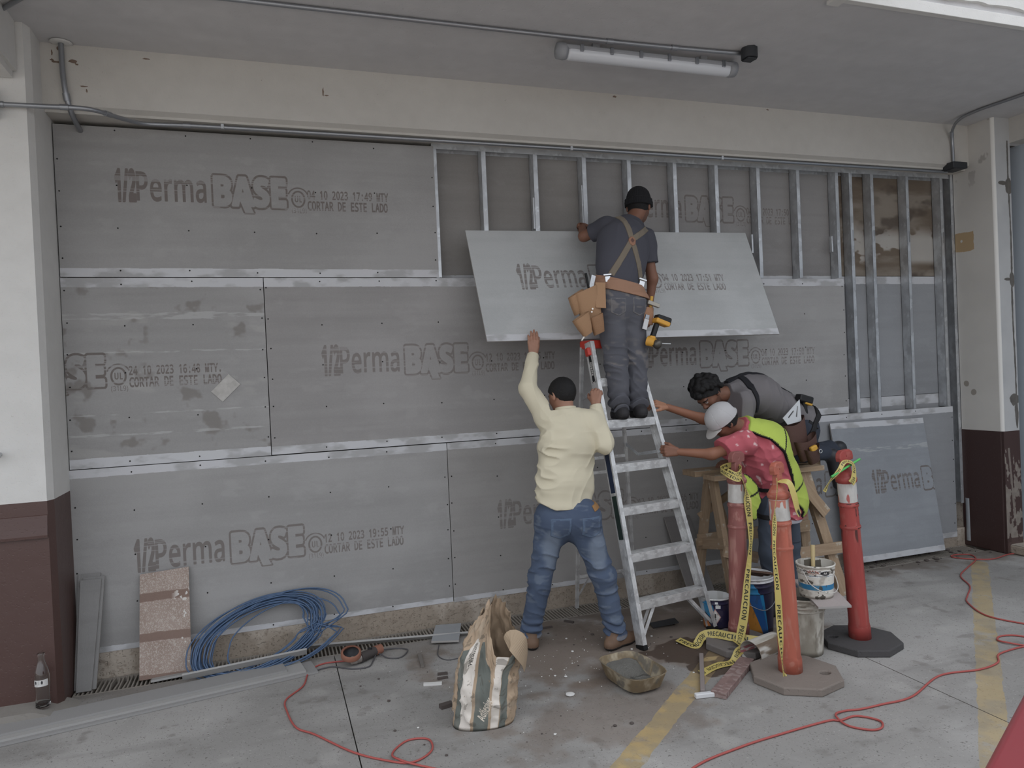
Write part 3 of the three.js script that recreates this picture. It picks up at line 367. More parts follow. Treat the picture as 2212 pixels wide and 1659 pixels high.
for (const [l, a, b, w, y] of [['lowest of the long cement boards lying along the drain', [-2.3, 0.008, 0.83], [0.2, 0.008, 0.40], 0.2, sM2], ['second of the long cement boards lying along the drain', [-2.3, 0.021, 0.81], [0.13, 0.021, 0.395], 0.185, sM], ['topmost of the long cement boards lying along the drain', [-2.3, 0.034, 0.775], [0.02, 0.034, 0.385], 0.16, sM2]]) strip(l, a, b, w, 0.0125, [0.17, 0, 1], y);
looseBoard('cement_offcut', 'square grey offcut lying on the drain edge', [[1.06, 0.036, 0.06], [1.238, 0.036, 0.1], [1.142, 0.03, 0.405], [0.966, 0.03, 0.345]], 0.0127, flat(0.2, 0.3, { seed: 18, tone: [160, 162, 164] }));

// ---------- coil of blue cable, cords ----------
function cord(name, label, pts, r, m, cat, closed = false, n = 0) { const p = pts.map((q) => q.length === 2 ? [q[0], r + 0.001, q[1]] : q); return single(name, [tube(p, r, n || pts.length * 10, 7, closed)], m, label, cat); }
const mBlue = mat(new THREE.Color(...L3(76, 98, 128)), 0.5), mRed = mat(new THREE.Color(...L3(168, 82, 76)), 0.55), mCordG = mat(new THREE.Color(...L3(84, 82, 84)), 0.6);
{ const P = []; const N = 30, K = 26; for (let i = 0; i < N; i++) { const big = i % 9 === 4 ? 1 : 0, da = rr(-0.05, 0.05), sc = rr(0.82, 1.06) + big * 0.08, sh = rr(-0.04, 0.04) + big * 0.14, tl = rr(-0.05, 0.05), zz = rr(-0.02, 0.03); for (let k = 0; k < K; k++) { const a = k / K * Math.PI * 2 + da, c = Math.cos(a), s = Math.sin(a); const y = 0.195 + 0.185 * s * sc + 0.035 * c, x = -0.13 + sh + 0.375 * c * sc + 0.1 * s * (0.6 + tl * 4); P.push([x, Math.max(0.008 + 0.0009 * i, y * (1 + tl) - (s < 0 ? 0.03 * (1 + s) : 0)), Math.max(0.02, 0.2 - 0.145 * s - 0.03 * c + zz)]); } }
  single('cable_coil', [tube(P, 0.0048, P.length * 2, 5)], mBlue, 'loose coil of blue cable leaning on the curb', 'cable'); }
cord('extension_cord', 'orange-red extension cord looping on the floor at the left', [[0.47, 0.4], [0.262, 0.366], [0.165, 0.465], [0.12, 0.665], [0.019, 0.822], [0.02, 0.978], [0.061, 1.195], [0.148, 1.313], [0.307, 1.566], [0.442, 1.707], [0.56, 1.78], [0.668, 1.713], [0.677, 1.596], [0.578, 1.567], [0.489, 1.659], [0.51, 0.014, 1.75], [0.63, 1.86], [0.9, 2.1]], 0.0052, mRed, 'cord', false, 220);
cord('extension_cord', 'long orange-red extension cord winding across the right floor', [[1.4, 2.55], [1.717, 2.337], [2.026, 2.265], [2.313, 2.237], [2.575, 2.224], [2.626, 2.246], [2.733, 2.24], [2.798, 2.322], [2.754, 2.38], [2.687, 2.376], [2.622, 2.297], [2.64, 0.012, 2.2], [2.72, 2.175], [2.81, 2.192], [2.944, 2.194], [3.154, 2.188], [3.501, 2.055], [3.762, 2.084], [3.94, 2.058], [4.059, 1.975], [4.26, 1.95], [4.37, 1.96], [4.46, 1.9], [4.43, 1.81], [4.34, 1.775], [4.26, 1.81], [4.26, 0.012, 1.88], [4.36, 1.96], [4.62, 1.9], [4.75, 1.78], [4.666, 1.682], [4.601, 1.466], [4.734, 1.218], [4.874, 1.104], [5.087, 0.949], [5.264, 0.723], [5.522, 0.574], [5.796, 0.429], [5.9, 0.3], [5.82, 0.24], [5.72, 0.25], [5.72, 0.33], [5.914, 0.475], [6.246, 0.435], [6.5, 0.62]], 0.0056, mRed, 'cord', false, 500);
cord('grinder_cord', 'thin grey power cord of the grinder curled on the floor', [[0.6, 0.03, 0.36], [0.72, 0.3], [0.8, 0.36], [0.74, 0.47], [0.66, 0.45], [0.6, 0.02, 0.38], [0.56, 0.46], [0.52, 0.54], [0.42, 0.53], [0.3, 0.44], [0.17, 0.47]], 0.0045, mCordG, 'cord', false, 120);
cord('steel_wire', 'thin bent wire on the floor under the square offcut', [[1.013, 0.364], [0.967, 0.539], [1.002, 0.639], [1.093, 0.64], [1.124, 0.612]], 0.003, mCordG, 'wire');
{ const t = thing('angle_grinder', 'worn dark angle grinder lying on the floor by the blue cable', 'power tool', [0.5, 0, 0.41]), mG = mat(new THREE.Color(...L3(72, 66, 64)), 0.6), mR = mat(new THREE.Color(...L3(142, 96, 78)), 0.65), a = [0.1, 0.035, -0.05], b = [-0.02, 0.035, 0.04];
  M('body', [rod(a, b, 0.028, 0.031, 16), rod(add(a, [0.03, 0, -0.015]), a, 0.022, 0.028, 16)], mG, t); M('rear_housing', rod([0.13, 0.035, -0.067], [0.085, 0.035, -0.042], 0.03, 0.031, 16), mR, t); M('gear_head', [rod(b, [-0.06, 0.035, 0.062], 0.027, 0.024, 14), box(0.05, 0.05, 0.05, -0.06, 0.04, 0.06, 0.012)], mat(new THREE.Color(...L3(150, 142, 136)), 0.5, 0.5), t); M('disc', lathe([[0, 0.012], [0.022, 0.012], [0.024, 0.004], [0.058, 0.003], [0.058, 0], [0, 0]], 28).rotateX(0.35).rotateZ(0.2).translate(-0.075, 0.075, 0.03), mDarkSteel, t); M('guard', lathe([[0.05, 0.03], [0.064, 0.03], [0.064, 0], [0.06, 0], [0.06, 0.026], [0.05, 0.026]], 20).rotateX(0.35).translate(-0.075, 0.06, 0.04), mR, t); M('switch', box(0.03, 0.012, 0.016, 0.05, 0.066, -0.012, 0.004), mBlack, t); }

// ---------- aluminium stepladder ----------
{ const t = thing('stepladder', 'paint-spattered aluminium stepladder with a red top', 'ladder', [2.45, 0, 0.5]), FL = [2.203, 0, 1.0], FR = [2.795, 0, 0.905], TL = [2.128, 2.0, 0.55], TR = [2.485, 2.0, 0.49], xd = norm([0.987, 0, -0.158]);
  const rail = (a, b, s, n) => { const r = norm(sub(b, a)), nd = norm(crs(xd, r)), d = 0.038; W('rail', [bar(add(a, xd, -s * 0.014), add(b, xd, -s * 0.014), 2 * d, 0.003, nd), bar(add(a, nd, d), add(b, nd, d), 0.03, 0.003, xd), bar(add(a, nd, -d), add(b, nd, -d), 0.03, 0.003, xd)], mAlu, t); W('foot', [bar(add(a, r, -0.001), add(a, r, 0.03), 0.036, 0.084, xd, 0.004)], mBlack, t); return nd; };
  const nd = rail(FL, TL, 1); rail(FR, TR, -1);
  const at = (a, b, y) => lerp3(a, b, y / 2.0);
  for (const y of [0.293, 0.59, 0.885, 1.165, 1.46, 1.745]) { const a = at(FL, TL, y), b = at(FR, TR, y), h = norm([0.158, 0, 0.987]), f = 0.041; const a2 = add(a, xd, 0.006), b2 = add(b, xd, -0.006); W('step', [bar(add(add(a2, h, f), [0, -0.026, 0]), add(add(b2, h, f), [0, -0.026, 0]), 0.054, 0.003, [0, 1, 0]), bar(add(a2, [0, 0.001, 0]), add(b2, [0, 0.001, 0]), 0.082, 0.003, h), bar(add(add(a2, h, -f), [0, -0.018, 0]), add(add(b2, h, -f), [0, -0.018, 0]), 0.036, 0.003, [0, 1, 0])], mAlu, t); }
  for (const s of [0, 1]) { const [a, b] = s ? [FR, TR] : [FL, TL], o = s ? FL : FR, m = lerp3(at(FL, TL, 0.26), at(FR, TR, 0.26), s ? 0.74 : 0.26); for (const k of [0.02, -0.03]) W('brace', bar(add(at(a, b, 0.06), [0, 0, k]), add(m, [0, 0, k]), 0.022, 0.003, xd), mAlu, t); }
  const RL = [2.158, 0.0, 0.06], RR = [2.66, 0.0, 0.06], UL = [2.108, 1.97, 0.47], UR = [2.42, 1.97, 0.42]; W('rear_rail', [bar(RL, UL, 0.024, 0.02, xd)], mAlu, t); W('rear_rail', [bar(RR, UR, 0.024, 0.02, xd)], mAlu, t);
  const ar = (y) => [lerp3(RL, UL, y / 1.97), lerp3(RR, UR, y / 1.97)]; for (const y of [0.25, 1.05, 1.16]) W('rear_bar', bar(...ar(y), 0.022, 0.012, [0, 1, 0]), mAlu, t); { const [a, b] = ar(0.25), [c, d] = ar(0.08); W('rear_brace', bar(lerp3(a, b, 0.22), c, 0.016, 0.003, xd), mAlu, t); W('rear_brace', bar(lerp3(b, a, 0.22), d, 0.016, 0.003, xd), mAlu, t); }
  const spr = (a, m, b) => W('spreader', [bar(a, m, 0.022, 0.004, [0, 1, 0]), bar(m, b, 0.022, 0.004, [0, 1, 0])], mGalv, t); spr(ar(1.25)[1], [2.54, 1.18, 0.42], at(FR, TR, 1.22)); spr(ar(1.6)[0], [2.118, 1.63, 0.5], at(FL, TL, 1.69));
  const cc = [2.3, 2.0, 0.5]; W('top_cap', [bar([2.108, 1.985, 0.52], [2.5, 1.985, 0.455], 0.14, 0.06, [0.16, 0, 0.98], 0.012), bar([2.118, 1.96, 0.56], [2.12, 1.905, 0.575], 0.05, 0.05, [1, 0, 0], 0.008)], mat(new THREE.Color(...L3(196, 62, 50)), 0.42), t);
  // stickers on the outside of the left rail
  const sticker = (y0, y1, c, txt, w = 0.05) => { const a = at(FL, TL, y0), b = at(FL, TL, y1), o = add([0, 0, 0], xd, -0.0165); const cv = document.createElement('canvas'); cv.width = 512; cv.height = 96; const g = cv.getContext('2d'); g.fillStyle = c; g.fillRect(0, 0, 512, 96); if (txt) { g.strokeStyle = '#e8e6e0'; g.lineWidth = 10; g.beginPath(); g.roundRect(6, 6, 500, 84, 40); g.stroke(); g.fillStyle = '#e8e6e0'; g.font = 'bold 62px sans-serif'; g.textAlign = 'center'; g.fillText(txt, 256, 70); } const T = new THREE.CanvasTexture(cv); T.colorSpace = THREE.SRGBColorSpace; const p = new THREE.PlaneGeometry(dist(a, b), w); const r = norm(sub(b, a)), u = norm(crs(xd, r)); basis(p, add(lerp3(a, b, 0.5), o), sub([0, 0, 0], r), sub([0, 0, 0], u), crs(r, u)); W('sticker', p, mat(0xffffff, 0.5, 0, { map: T, side: THREE.DoubleSide }), t); };
  const dist = (a, b) => Math.hypot(...sub(a, b)); sticker(1.72, 1.91, '#16161a', 'WERNER', 0.042); sticker(0.98, 1.24, '#1e2a44'); sticker(0.68, 0.96, '#22332e');
}

// ---------- wooden trestle ----------
{ const t = thing('trestle', 'tall rough wooden trestle with cross-braced legs', 'trestle', [3.5, 0, 0.45]), B = (a, b, w, th, wd, n) => W(n, bar(a, b, w, th, wd, 0.003), mWood, t);
  B([2.97, 1.0, 0.4], [4.12, 1.0, 0.4], 0.17, 0.042, [0, 0, 1], 'top_board'); B([3.02, 0.985, 0.585], [4.0, 0.985, 0.585], 0.15, 0.038, [0, 0, 1], 'top_board');
  B([3.11, 0.98, 0.5], [3.14, 0.0, 0.68], 0.045, 0.07, [1, 0, 0], 'leg'); B([3.16, 0.98, 0.38], [3.13, 0.0, 0.2], 0.045, 0.07, [1, 0, 0], 'leg'); B([3.85, 0.98, 0.6], [4.115, 0.0, 0.68], 0.085, 0.045, [1, 0, 0], 'leg'); B([4.0, 0.98, 0.36], [4.18, 0.0, 0.22], 0.085, 0.045, [1, 0, 0], 'leg');
  B([3.16, 0.9, 0.42], [3.4, 0.35, 0.33], 0.055, 0.02, [1, 0.4, 0], 'brace'); B([3.11, 0.64, 0.3], [3.38, 0.84, 0.4], 0.055, 0.02, [0.5, -1, 0], 'brace'); B([3.66, 1.0, 0.69], [3.965, 0.645, 0.70], 0.085, 0.024, [0.7, 0.55, 0], 'brace');
  B([3.07, 0.47, 0.33], [4.12, 0.47, 0.33], 0.09, 0.022, [0, 1, 0], 'rail'); B([3.63, 0.375, 0.7], [4.1, 0.375, 0.7], 0.085, 0.024, [0, 1, 0], 'rail'); B([3.1, 0.5, 0.64], [3.12, 0.42, 0.24], 0.08, 0.022, [0, 1, 0], 'rail'); B([3.06, 0.46, 0.68], [3.35, 0.38, 0.68], 0.08, 0.022, [0, 1, 0], 'rail'); }

// ---------- traffic posts ----------
const postTex = (c, o = {}) => tex(256, 512, (u, v) => { const b = fbm(u * 7, v * 22, 4, o.s, 0), k = fbm(u * 14, v * 40, 4, o.s + 2, 0), s = fbm(u * 10, v * 30, 3, o.s + 4); let q = mixc(c, [c[0] * 0.82, c[1] * 0.8, c[2] * 0.8], b); q = mixc(q, [190, 150, 136], sm(0.55, 0.75, k) * (o.dust || 0.35)); if (o.scuff) q = mixc(q, [40, 28, 26], sm(0.66, 0.7, s) * sm(0.2, 0.3, v) * (1 - sm(0.66, 0.75, v))); return q; });
function post(label, pos, o) {
  const t = thing('traffic_post', label, 'traffic post', pos), m = mat(0xffffff, 0.55, 0, { map: postTex(o.c, o) }), mb = mat(new THREE.Color(...L3(...o.base)), 0.9, 0, bump(roughBump, 0.004, 2));
  const oct = []; for (let i = 0; i < 8; i++) { const a = (i + 0.5) / 8 * Math.PI * 2 + o.rot; oct.push([Math.cos(a) * o.R, Math.sin(a) * o.R]); } const hole = []; for (let i = 0; i < 12; i++) { const a = i / 12 * Math.PI * 2; hole.push([o.hole[0] + Math.cos(a) * 0.04, o.hole[1] + Math.sin(a) * 0.032]); }
  const bg = poly(oct, 0.03, 0.007, [hole]); bg.rotateX(-Math.PI / 2); bg.translate(o.off?.[0] || 0, 0.007, o.off?.[1] || 0); uvb(bg); M('base', bg, mb, t);
  const g = new THREE.Group(); g.name = 'body'; g.position.set(0, 0.04, 0); g.rotation.set(o.tx || 0, 0, o.tz || 0); t.add(g);
  const R = 0.056; const tubeG = lathe([[0, 0], [0.066, 0], [0.066, 0.075], [0.061, 0.1], [R + 0.003, 0.35], [R, 0.7], [R + 0.006, 0.707], [R + 0.006, 0.72], [R, 0.727], [R - 0.001, 0.838], [R + 0.005, 0.845], [R + 0.005, 0.861], [R - 0.002, 0.868], [R - 0.002, 0.995], [R + 0.006, 1.0], [R + 0.008, 1.02], [R - 0.002, 1.032], [0.045, 1.05], [0.03, 1.075], [0, 1.08]], 28); M('tube', tubeG, m, g);
  const bandT = tex(256, 128, (u, v) => { const k = fbm(u * 14, v * 7, 4, o.s + 9), s = sm(0.63, 0.68, fbm(u * 9, v * 5, 3, o.s + 11)); return mixc(mixc([214, 211, 206], [176, 171, 165], k), o.c, s * 0.8); }); M('reflective_band', lathe([[R - 0.0015, 0.872], [R, 0.874], [R, 0.99], [R - 0.0015, 0.992]], 28), mat(0xffffff, 0.45, 0, { map: bandT }), g);
  const w = o.hw, hg = poly([[-w * 0.55, 1.03], [w * 0.55, 1.03], [w * 0.5, 1.1], [w * 0.42, 1.135], [w * 0.95, 1.138], [w, 1.155], [w * 0.92, 1.18], [w * 0.55, 1.195], [-w * 0.55, 1.195], [-w * 0.92, 1.18], [-w, 1.155], [-w * 0.95, 1.138], [-w * 0.42, 1.135], [-w * 0.5, 1.1]], 0.026, 0.005, [[[-0.007, 1.07], [0.007, 1.07], [0.007, 1.105], [-0.007, 1.105]], [[-0.007, 1.15], [0.007, 1.15], [0.007, 1.168], [-0.007, 1.168]]]); hg.translate(0, 0, -0.013); hg.rotateY(o.hr || 0); M('handle', uvb(hg), m, g);
  return t;
}
post('dusty faded red traffic post with tape wound round its top', [2.82, 0, 1.16], { c: [152, 94, 88], s: 151, R: 0.215, rot: 0.2, hole: [-0.12, -0.1], off: [-0.04, 0.06], base: [112, 106, 102], hw: 0.06, hr: 0.3, tz: -0.03, dust: 0.5 });
post('bright orange traffic post standing nearest the camera', [2.755, 0, 1.73], { c: [190, 106, 86], s: 161, R: 0.25, rot: 0.25, hole: [0.13, -0.09], off: [0.02, 0.015], base: [128, 118, 110], hw: 0.05, hr: 0.4, tz: 0.035 });
post('leaning red traffic post with black scuffs and a yellow ribbon', [3.48, 0, 1.5], { c: [174, 76, 70], s: 171, R: 0.235, rot: 0.35, hole: [-0.14, 0.08], base: [74, 72, 72], hw: 0.06, hr: 0.2, tz: 0.062, scuff: 1, dust: 0.2 });
{ // caution tape
  const c = document.createElement('canvas'); c.width = 1024; c.height = 64; const g = c.getContext('2d'); g.fillStyle = '#bfae66'; g.fillRect(0, 0, 1024, 64); g.fillStyle = '#24261f'; g.font = 'bold 46px sans-serif'; g.fillText('PRECAUCION   PRECAUCION   PRECAUCION', 12, 49, 1000); const T = new THREE.CanvasTexture(c); T.colorSpace = THREE.SRGBColorSpace; T.wrapS = THREE.RepeatWrapping; const mT = mat(0xffffff, 0.45, 0, { map: T, side: THREE.DoubleSide });
  const tape = (label, P, N, w, n, L) => single('caution_tape', [ribbon(P, N, w, 0.0012, n, L)], mT, label, 'tape');
  const F = [-0.45, 0.05, 0.9], S = [0.7, 0.1, 0.7];
  tape('yellow caution tape hanging down from the dusty left post', [[2.80, 1.11, 1.235], [2.845, 1.085, 1.22], [2.87, 1.0, 1.225], [2.875, 0.9, 1.235], [2.884, 0.74, 1.24], [2.873, 0.63, 1.245], [2.83, 0.44, 1.26], [2.785, 0.24, 1.28], [2.74, 0.1, 1.29], [2.72, 0.06, 1.3]], [F, S, S, F, F, [0.2, 0, 1], F, F, F, F], (u) => 0.03 + 0.024 * Math.sin(u * 5 + 0.5) ** 2, 70, 1.6);
  tape('crumpled knot of yellow tape wound round the dusty post handle', [[2.76, 1.125, 1.19], [2.80, 1.1, 1.235], [2.86, 1.13, 1.2], [2.84, 1.15, 1.13], [2.76, 1.13, 1.12], [2.745, 1.11, 1.2], [2.8, 1.075, 1.245], [2.865, 1.1, 1.19]], [[-1, 0, 0.5], [0, 0.2, 1], [1, 0, 0.3], [0.5, 0, -1], [-0.8, 0, -0.6], [-1, 0, 0.4], [0, 0.3, 1], [1, 0, 0]], 0.035, 60, 0.7);
  tape('yellow caution tape hanging along the orange post', [[2.665, 1.16, 1.79], [2.66, 1.09, 1.795], [2.635, 0.98, 1.8], [2.62, 0.88, 1.81], [2.605, 0.75, 1.82], [2.61, 0.55, 1.83], [2.615, 0.35, 1.83], [2.62, 0.12, 1.835], [2.625, 0.075, 1.845]], [S, S, S, F, [-0.2, 0, 1], F, F, S, F], (u) => 0.02 + 0.016 * Math.sin(u * 6 + 0.4) ** 2, 60, 1.5);
  tape('loose pale yellow tape end folded over the orange post', [[2.70, 1.135, 1.755], [2.735, 1.13, 1.8], [2.755, 1.06, 1.815], [2.775, 0.98, 1.815], [2.80, 0.94, 1.805]], [[0, 1, 0.3], [0, 0.5, 1], [0, 0, 1], [0.2, 0, 1], [0.5, 0, 1]], 0.038, 30, 0.02);
  tape('yellow tape lying in a heap on the floor by the dusty post', [[2.47, 0.02, 0.99], [2.52, 0.012, 1.11], [2.6, 0.05, 1.08], [2.66, 0.07, 1.12], [2.72, 0.075, 1.22], [2.83, 0.07, 1.34], [2.9, 0.065, 1.32]], [[0, 1, 0.3], [0, 1, 0.5], [0.2, 0.6, 1], [-0.4, 0.5, 1], [-0.4, 0.5, 1], [-0.4, 0.5, 1], [-0.2, 0.6, 1]], 0.055, 60, 0.8);
  tape('yellow tape tail twisted across the wet patch', [[2.71, 0.075, 1.27], [2.70, 0.055, 1.36], [2.64, 0.05, 1.40], [2.58, 0.012, 1.43], [2.48, 0.014, 1.44], [2.40, 0.012, 1.46], [2.32, 0.01, 1.49]], [[0, 1, 0.4], [0.5, 1, 0.5], [0, 1, 1], [0.2, 1, 0.2], [0, 1, 0.3], [0, 1, 0.2], [0, 1, 0.5]], 0.048, 50, 0.7);
  tape('yellow ribbon knotted on the leaning red post', [[3.2, 1.0, 1.55], [3.235, 1.06, 1.56], [3.3, 1.12, 1.565], [3.37, 1.17, 1.545], [3.42, 1.15, 1.56], [3.40, 1.07, 1.58], [3.375, 1.04, 1.585]], [[0, 0.4, 1], [0.6, 0.2, 0.6], [0, 0.4, 1], [0, 1, 0.6], [0.5, 0.4, 1], [0, 0, 1], [0, 0, 1]], (u) => 0.022 + 0.03 * u * u, 50, 0.8);
  single('drinking_straw', [rod([3.24, 1.09, 1.57], [3.5, 1.175, 1.53], 0.0075)], mat(new THREE.Color(...L3(84, 176, 90)), 0.5), 'bright green plastic tube stuck through the ribbon on the red post', 'tube');
}

// ---------- buckets ----------
const bucketG = (rt, rb, h, ribs = [], th = 0.003) => lathe([[0, 0], [rb, 0], ...[...Array(9)].map((_, i) => [rb + (rt - rb) * (i + 1) / 10, h * (i + 1) / 10]), ...ribs.flatMap(([y, w]) => { const r = rb + (rt - rb) * y / h; return [[r, y], [r + w, y + 0.003], [r + w, y + 0.01], [r + 0.001, y + 0.014]]; }), [rt, h - 0.012], [rt + 0.006, h - 0.01], [rt + 0.006, h], [rt - th, h], [rb - th, 0.006], [0, 0.006]].sort((a, b) => 0), 40);
function labelTex(w, h, draw, s = 0, dirt = 0.4) { const c = document.createElement('canvas'); c.width = w; c.height = h; const g = c.getContext('2d'); draw(g); const d = g.getImageData(0, 0, w, h).data; return tex(w, h, (u, v) => { const i = (Math.min(h - 1, Math.floor((1 - v) * h)) * w + Math.floor(u * w)) * 4; let q = [d[i], d[i + 1], d[i + 2]]; q = mixc(q, [150, 142, 130], sm(0.52, 0.7, fbm(u * 12, v * 9, 4, s)) * dirt); return mixc(q, [72, 66, 58], sm(0.66, 0.7, fbm(u * 26, v * 16, 4, s + 3)) * dirt * 1.4); }); }
{ const t = thing('bucket', 'large dirty white plastic bucket carrying the board and pail', 'bucket', [3.09, 0, 1.44]); const T = tex(512, 256, (u, v) => { const a = fbm(u * 10, v * 6, 5, 181, 0); let q = mixc([196, 191, 180], [150, 143, 130], sm(0.35, 0.65, a)); q = mixc(q, [158, 96, 84], sm(0.6, 0.68, fbm(u * 13, v * 7, 4, 183)) * sm(0.5, 0.72, v) * 0.6); return mixc(q, [120, 112, 100], sm(0.58, 0.7, fbm(u * 20, v * 12, 4, 184)) * 0.6); });
  M('shell', bucketG(0.134, 0.117, 0.355, [[0.27, 0.005], [0.295, 0.007], [0.315, 0.005]]), mat(0xffffff, 0.6, 0, { map: T, side: THREE.DoubleSide }), t); M('water', lathe([[0, 0.3], [0.125, 0.3]], 30), mat(new THREE.Color(...L3(96, 98, 98)), 0.25), t); }
{ const s = looseBoard('tile_offcut', 'pinkish grey square board lying on the dirty bucket', [[3.215, 0.374, 1.215], [3.40, 0.374, 1.31], [3.155, 0.374, 1.785], [2.97, 0.374, 1.725]], 0.0125, mat(new THREE.Color(...L3(170, 160, 156)), 0.9, 0, bump(fineBump, 0.002, 3))); s.userData.category = 'board'; }
{ const t = thing('paint_pail', 'small white spattered paint pail on the square board', 'bucket', [3.12, 0.374, 1.54]);
  const T = labelTex(1024, 512, (g) => { g.fillStyle = '#d6d2c8'; g.fillRect(0, 0, 1024, 512); g.fillStyle = '#2e78a4'; g.fillRect(0, 400, 1024, 34); g.fillStyle = '#e4e2de'; g.fillRect(560, 150, 330, 200); g.fillStyle = '#3a3634'; g.font = 'bold 52px sans-serif'; g.fillText('PERMA', 560, 200); g.strokeStyle = '#b8604a'; g.lineWidth = 9; for (let i = 0; i < 12; i++) { const a = i / 12 * 6.28; g.beginPath(); g.moveTo(690 + 26 * Math.cos(a), 185 + 22 * Math.sin(a)); g.lineTo(690 + 58 * Math.cos(a), 185 + 46 * Math.sin(a)); g.stroke(); } g.fillStyle = '#28282c'; g.beginPath(); g.arc(800, 205, 46, 0, 7); g.fill(); g.fillStyle = '#cfcac4'; g.font = 'bold 40px sans-serif'; g.fillText('M', 782, 220); g.fillStyle = '#6d9cc0'; g.font = 'bold 42px sans-serif'; g.fillText('compuesto', 640, 300); g.fillText('universal', 650, 345); }, 191, 0.6);
  M('shell', bucketG(0.108, 0.096, 0.2, [[0.14, 0.004], [0.165, 0.005]]).rotateY(1.2), mat(0xffffff, 0.5, 0, { map: T, side: THREE.DoubleSide }), t); M('compound', lathe([[0, 0.16], [0.098, 0.15]], 24), mat(new THREE.Color(...L3(88, 84, 78)), 0.9), t); M('handle', tube([[-0.115, 0.165, 0], [-0.118, 0.1, 0.05], [-0.07, 0.055, 0.1], [0, 0.04, 0.12], [0.07, 0.055, 0.1], [0.118, 0.1, 0.05], [0.115, 0.165, 0]], 0.0028, 40, 6).rotateY(0.2), mat(new THREE.Color(...L3(196, 192, 184)), 0.5), t); }
{ const t = thing('trowel', 'trowel with a pale wooden handle standing in the spattered pail', 'tool', [3.12, 0.52, 1.52]); M('handle', rod([0.0, 0.02, 0], [0.02, 0.15, -0.02], 0.012, 0.014, 12), mat(new THREE.Color(...L3(196, 176, 130)), 0.6), t); M('blade', [box(0.075, 0.09, 0.004, -0.01, 0.02, -0.02), box(0.05, 0.06, 0.004, 0.055, 0.02, -0.025)], mat(new THREE.Color(...L3(92, 86, 76)), 0.8), t); }
{ const t = thing('paint_bucket', 'big white, blue and orange paint bucket holding scrap wood', 'bucket', [3.06, 0, 0.99]);
  const T = labelTex(1024, 512, (g) => { g.fillStyle = '#2a2740'; g.fillRect(0, 0, 1024, 512); for (const x of [0, 512]) { g.fillStyle = '#2f86b8'; g.beginPath(); g.moveTo(x, 130); g.lineTo(x + 150, 130); g.lineTo(x + 290, 512); g.lineTo(x, 512); g.fill(); g.fillStyle = '#2c5f9c'; g.beginPath(); g.moveTo(x + 70, 300); g.lineTo(x + 170, 300); g.lineTo(x + 290, 512); g.lineTo(x + 210, 512); g.fill(); g.fillStyle = '#c88a3c'; g.beginPath(); g.moveTo(x, 250); g.lineTo(x + 250, 512); g.lineTo(x, 512); g.fill(); } g.fillStyle = '#e2e2e2'; g.fillRect(0, 0, 1024, 140); g.fillStyle = '#d8c6c2'; g.save(); g.translate(430, 400); g.rotate(0.785); g.fillRect(-34, -34, 68, 68); g.restore(); }, 201, 0.15);
  M('shell', bucketG(0.142, 0.128, 0.375, [[0.27, 0.004], [0.31, 0.006], [0.34, 0.005]]).rotateY(1.6), mat(0xffffff, 0.4, 0, { map: T, side: THREE.DoubleSide }), t); M('handle', tube([[-0.145, 0.29, 0.0], [-0.11, 0.22, 0.105], [0, 0.17, 0.15], [0.11, 0.22, 0.105], [0.145, 0.29, 0]], 0.003, 30, 6).rotateY(-0.1), mPipe, t); }
for (let i = 0; i < 3; i++) single('scrap_wood', [bar([2.93 + 0.02 * i, 0.395 + 0.012 * i, 0.94 + 0.045 * i], [3.14 + 0.02 * i, 0.355 + 0.012 * i, 1.0 + 0.04 * i], 0.04, 0.014, [0, 0.3, 1])], mat(new THREE.Color(...L3(104 - 8 * i, 80 - 6 * i, 68 - 6 * i)), 0.9, 0, bump(fineBump, 0.004, 4)), ['rearmost brown scrap of wood across the big paint bucket', 'middle brown scrap of wood across the big paint bucket', 'front brown scrap of wood across the big paint bucket'][i], 'wood');
{ const t = thing('paint_pail', 'small blue and white paint can with a warning label', 'bucket', [2.87, 0, 0.84]);
  const T = labelTex(1024, 512, (g) => { g.fillStyle = '#2b2742'; g.fillRect(0, 0, 1024, 512); g.fillStyle = '#2f86b8'; g.beginPath(); g.moveTo(420, 120); g.lineTo(560, 120); g.lineTo(660, 430); g.lineTo(420, 300); g.fill(); g.fillStyle = '#bc7440'; g.beginPath(); g.moveTo(400, 280); g.lineTo(640, 512); g.lineTo(400, 512); g.fill(); g.fillStyle = '#e2e2e0'; g.fillRect(0, 0, 1024, 120); g.fillRect(645, 280, 60, 30); for (const y of [140, 190, 240]) g.fillRect(620 + (y % 40), y, 34, 34); g.save(); g.translate(640, 380); g.rotate(0.785); g.fillStyle = '#c49a94'; g.fillRect(-48, -48, 96, 96); g.fillStyle = '#e0dcd8'; g.fillRect(-40, -40, 80, 80); g.restore(); g.fillStyle = '#222'; g.fillRect(634, 352, 12, 34); g.beginPath(); g.arc(640, 400, 7, 0, 7); g.fill(); }, 211, 0.2);
  M('shell', bucketG(0.096, 0.088, 0.215, [[0.17, 0.005]]).rotateY(1.7), mat(0xffffff, 0.4, 0, { map: T, side: THREE.DoubleSide }), t); }
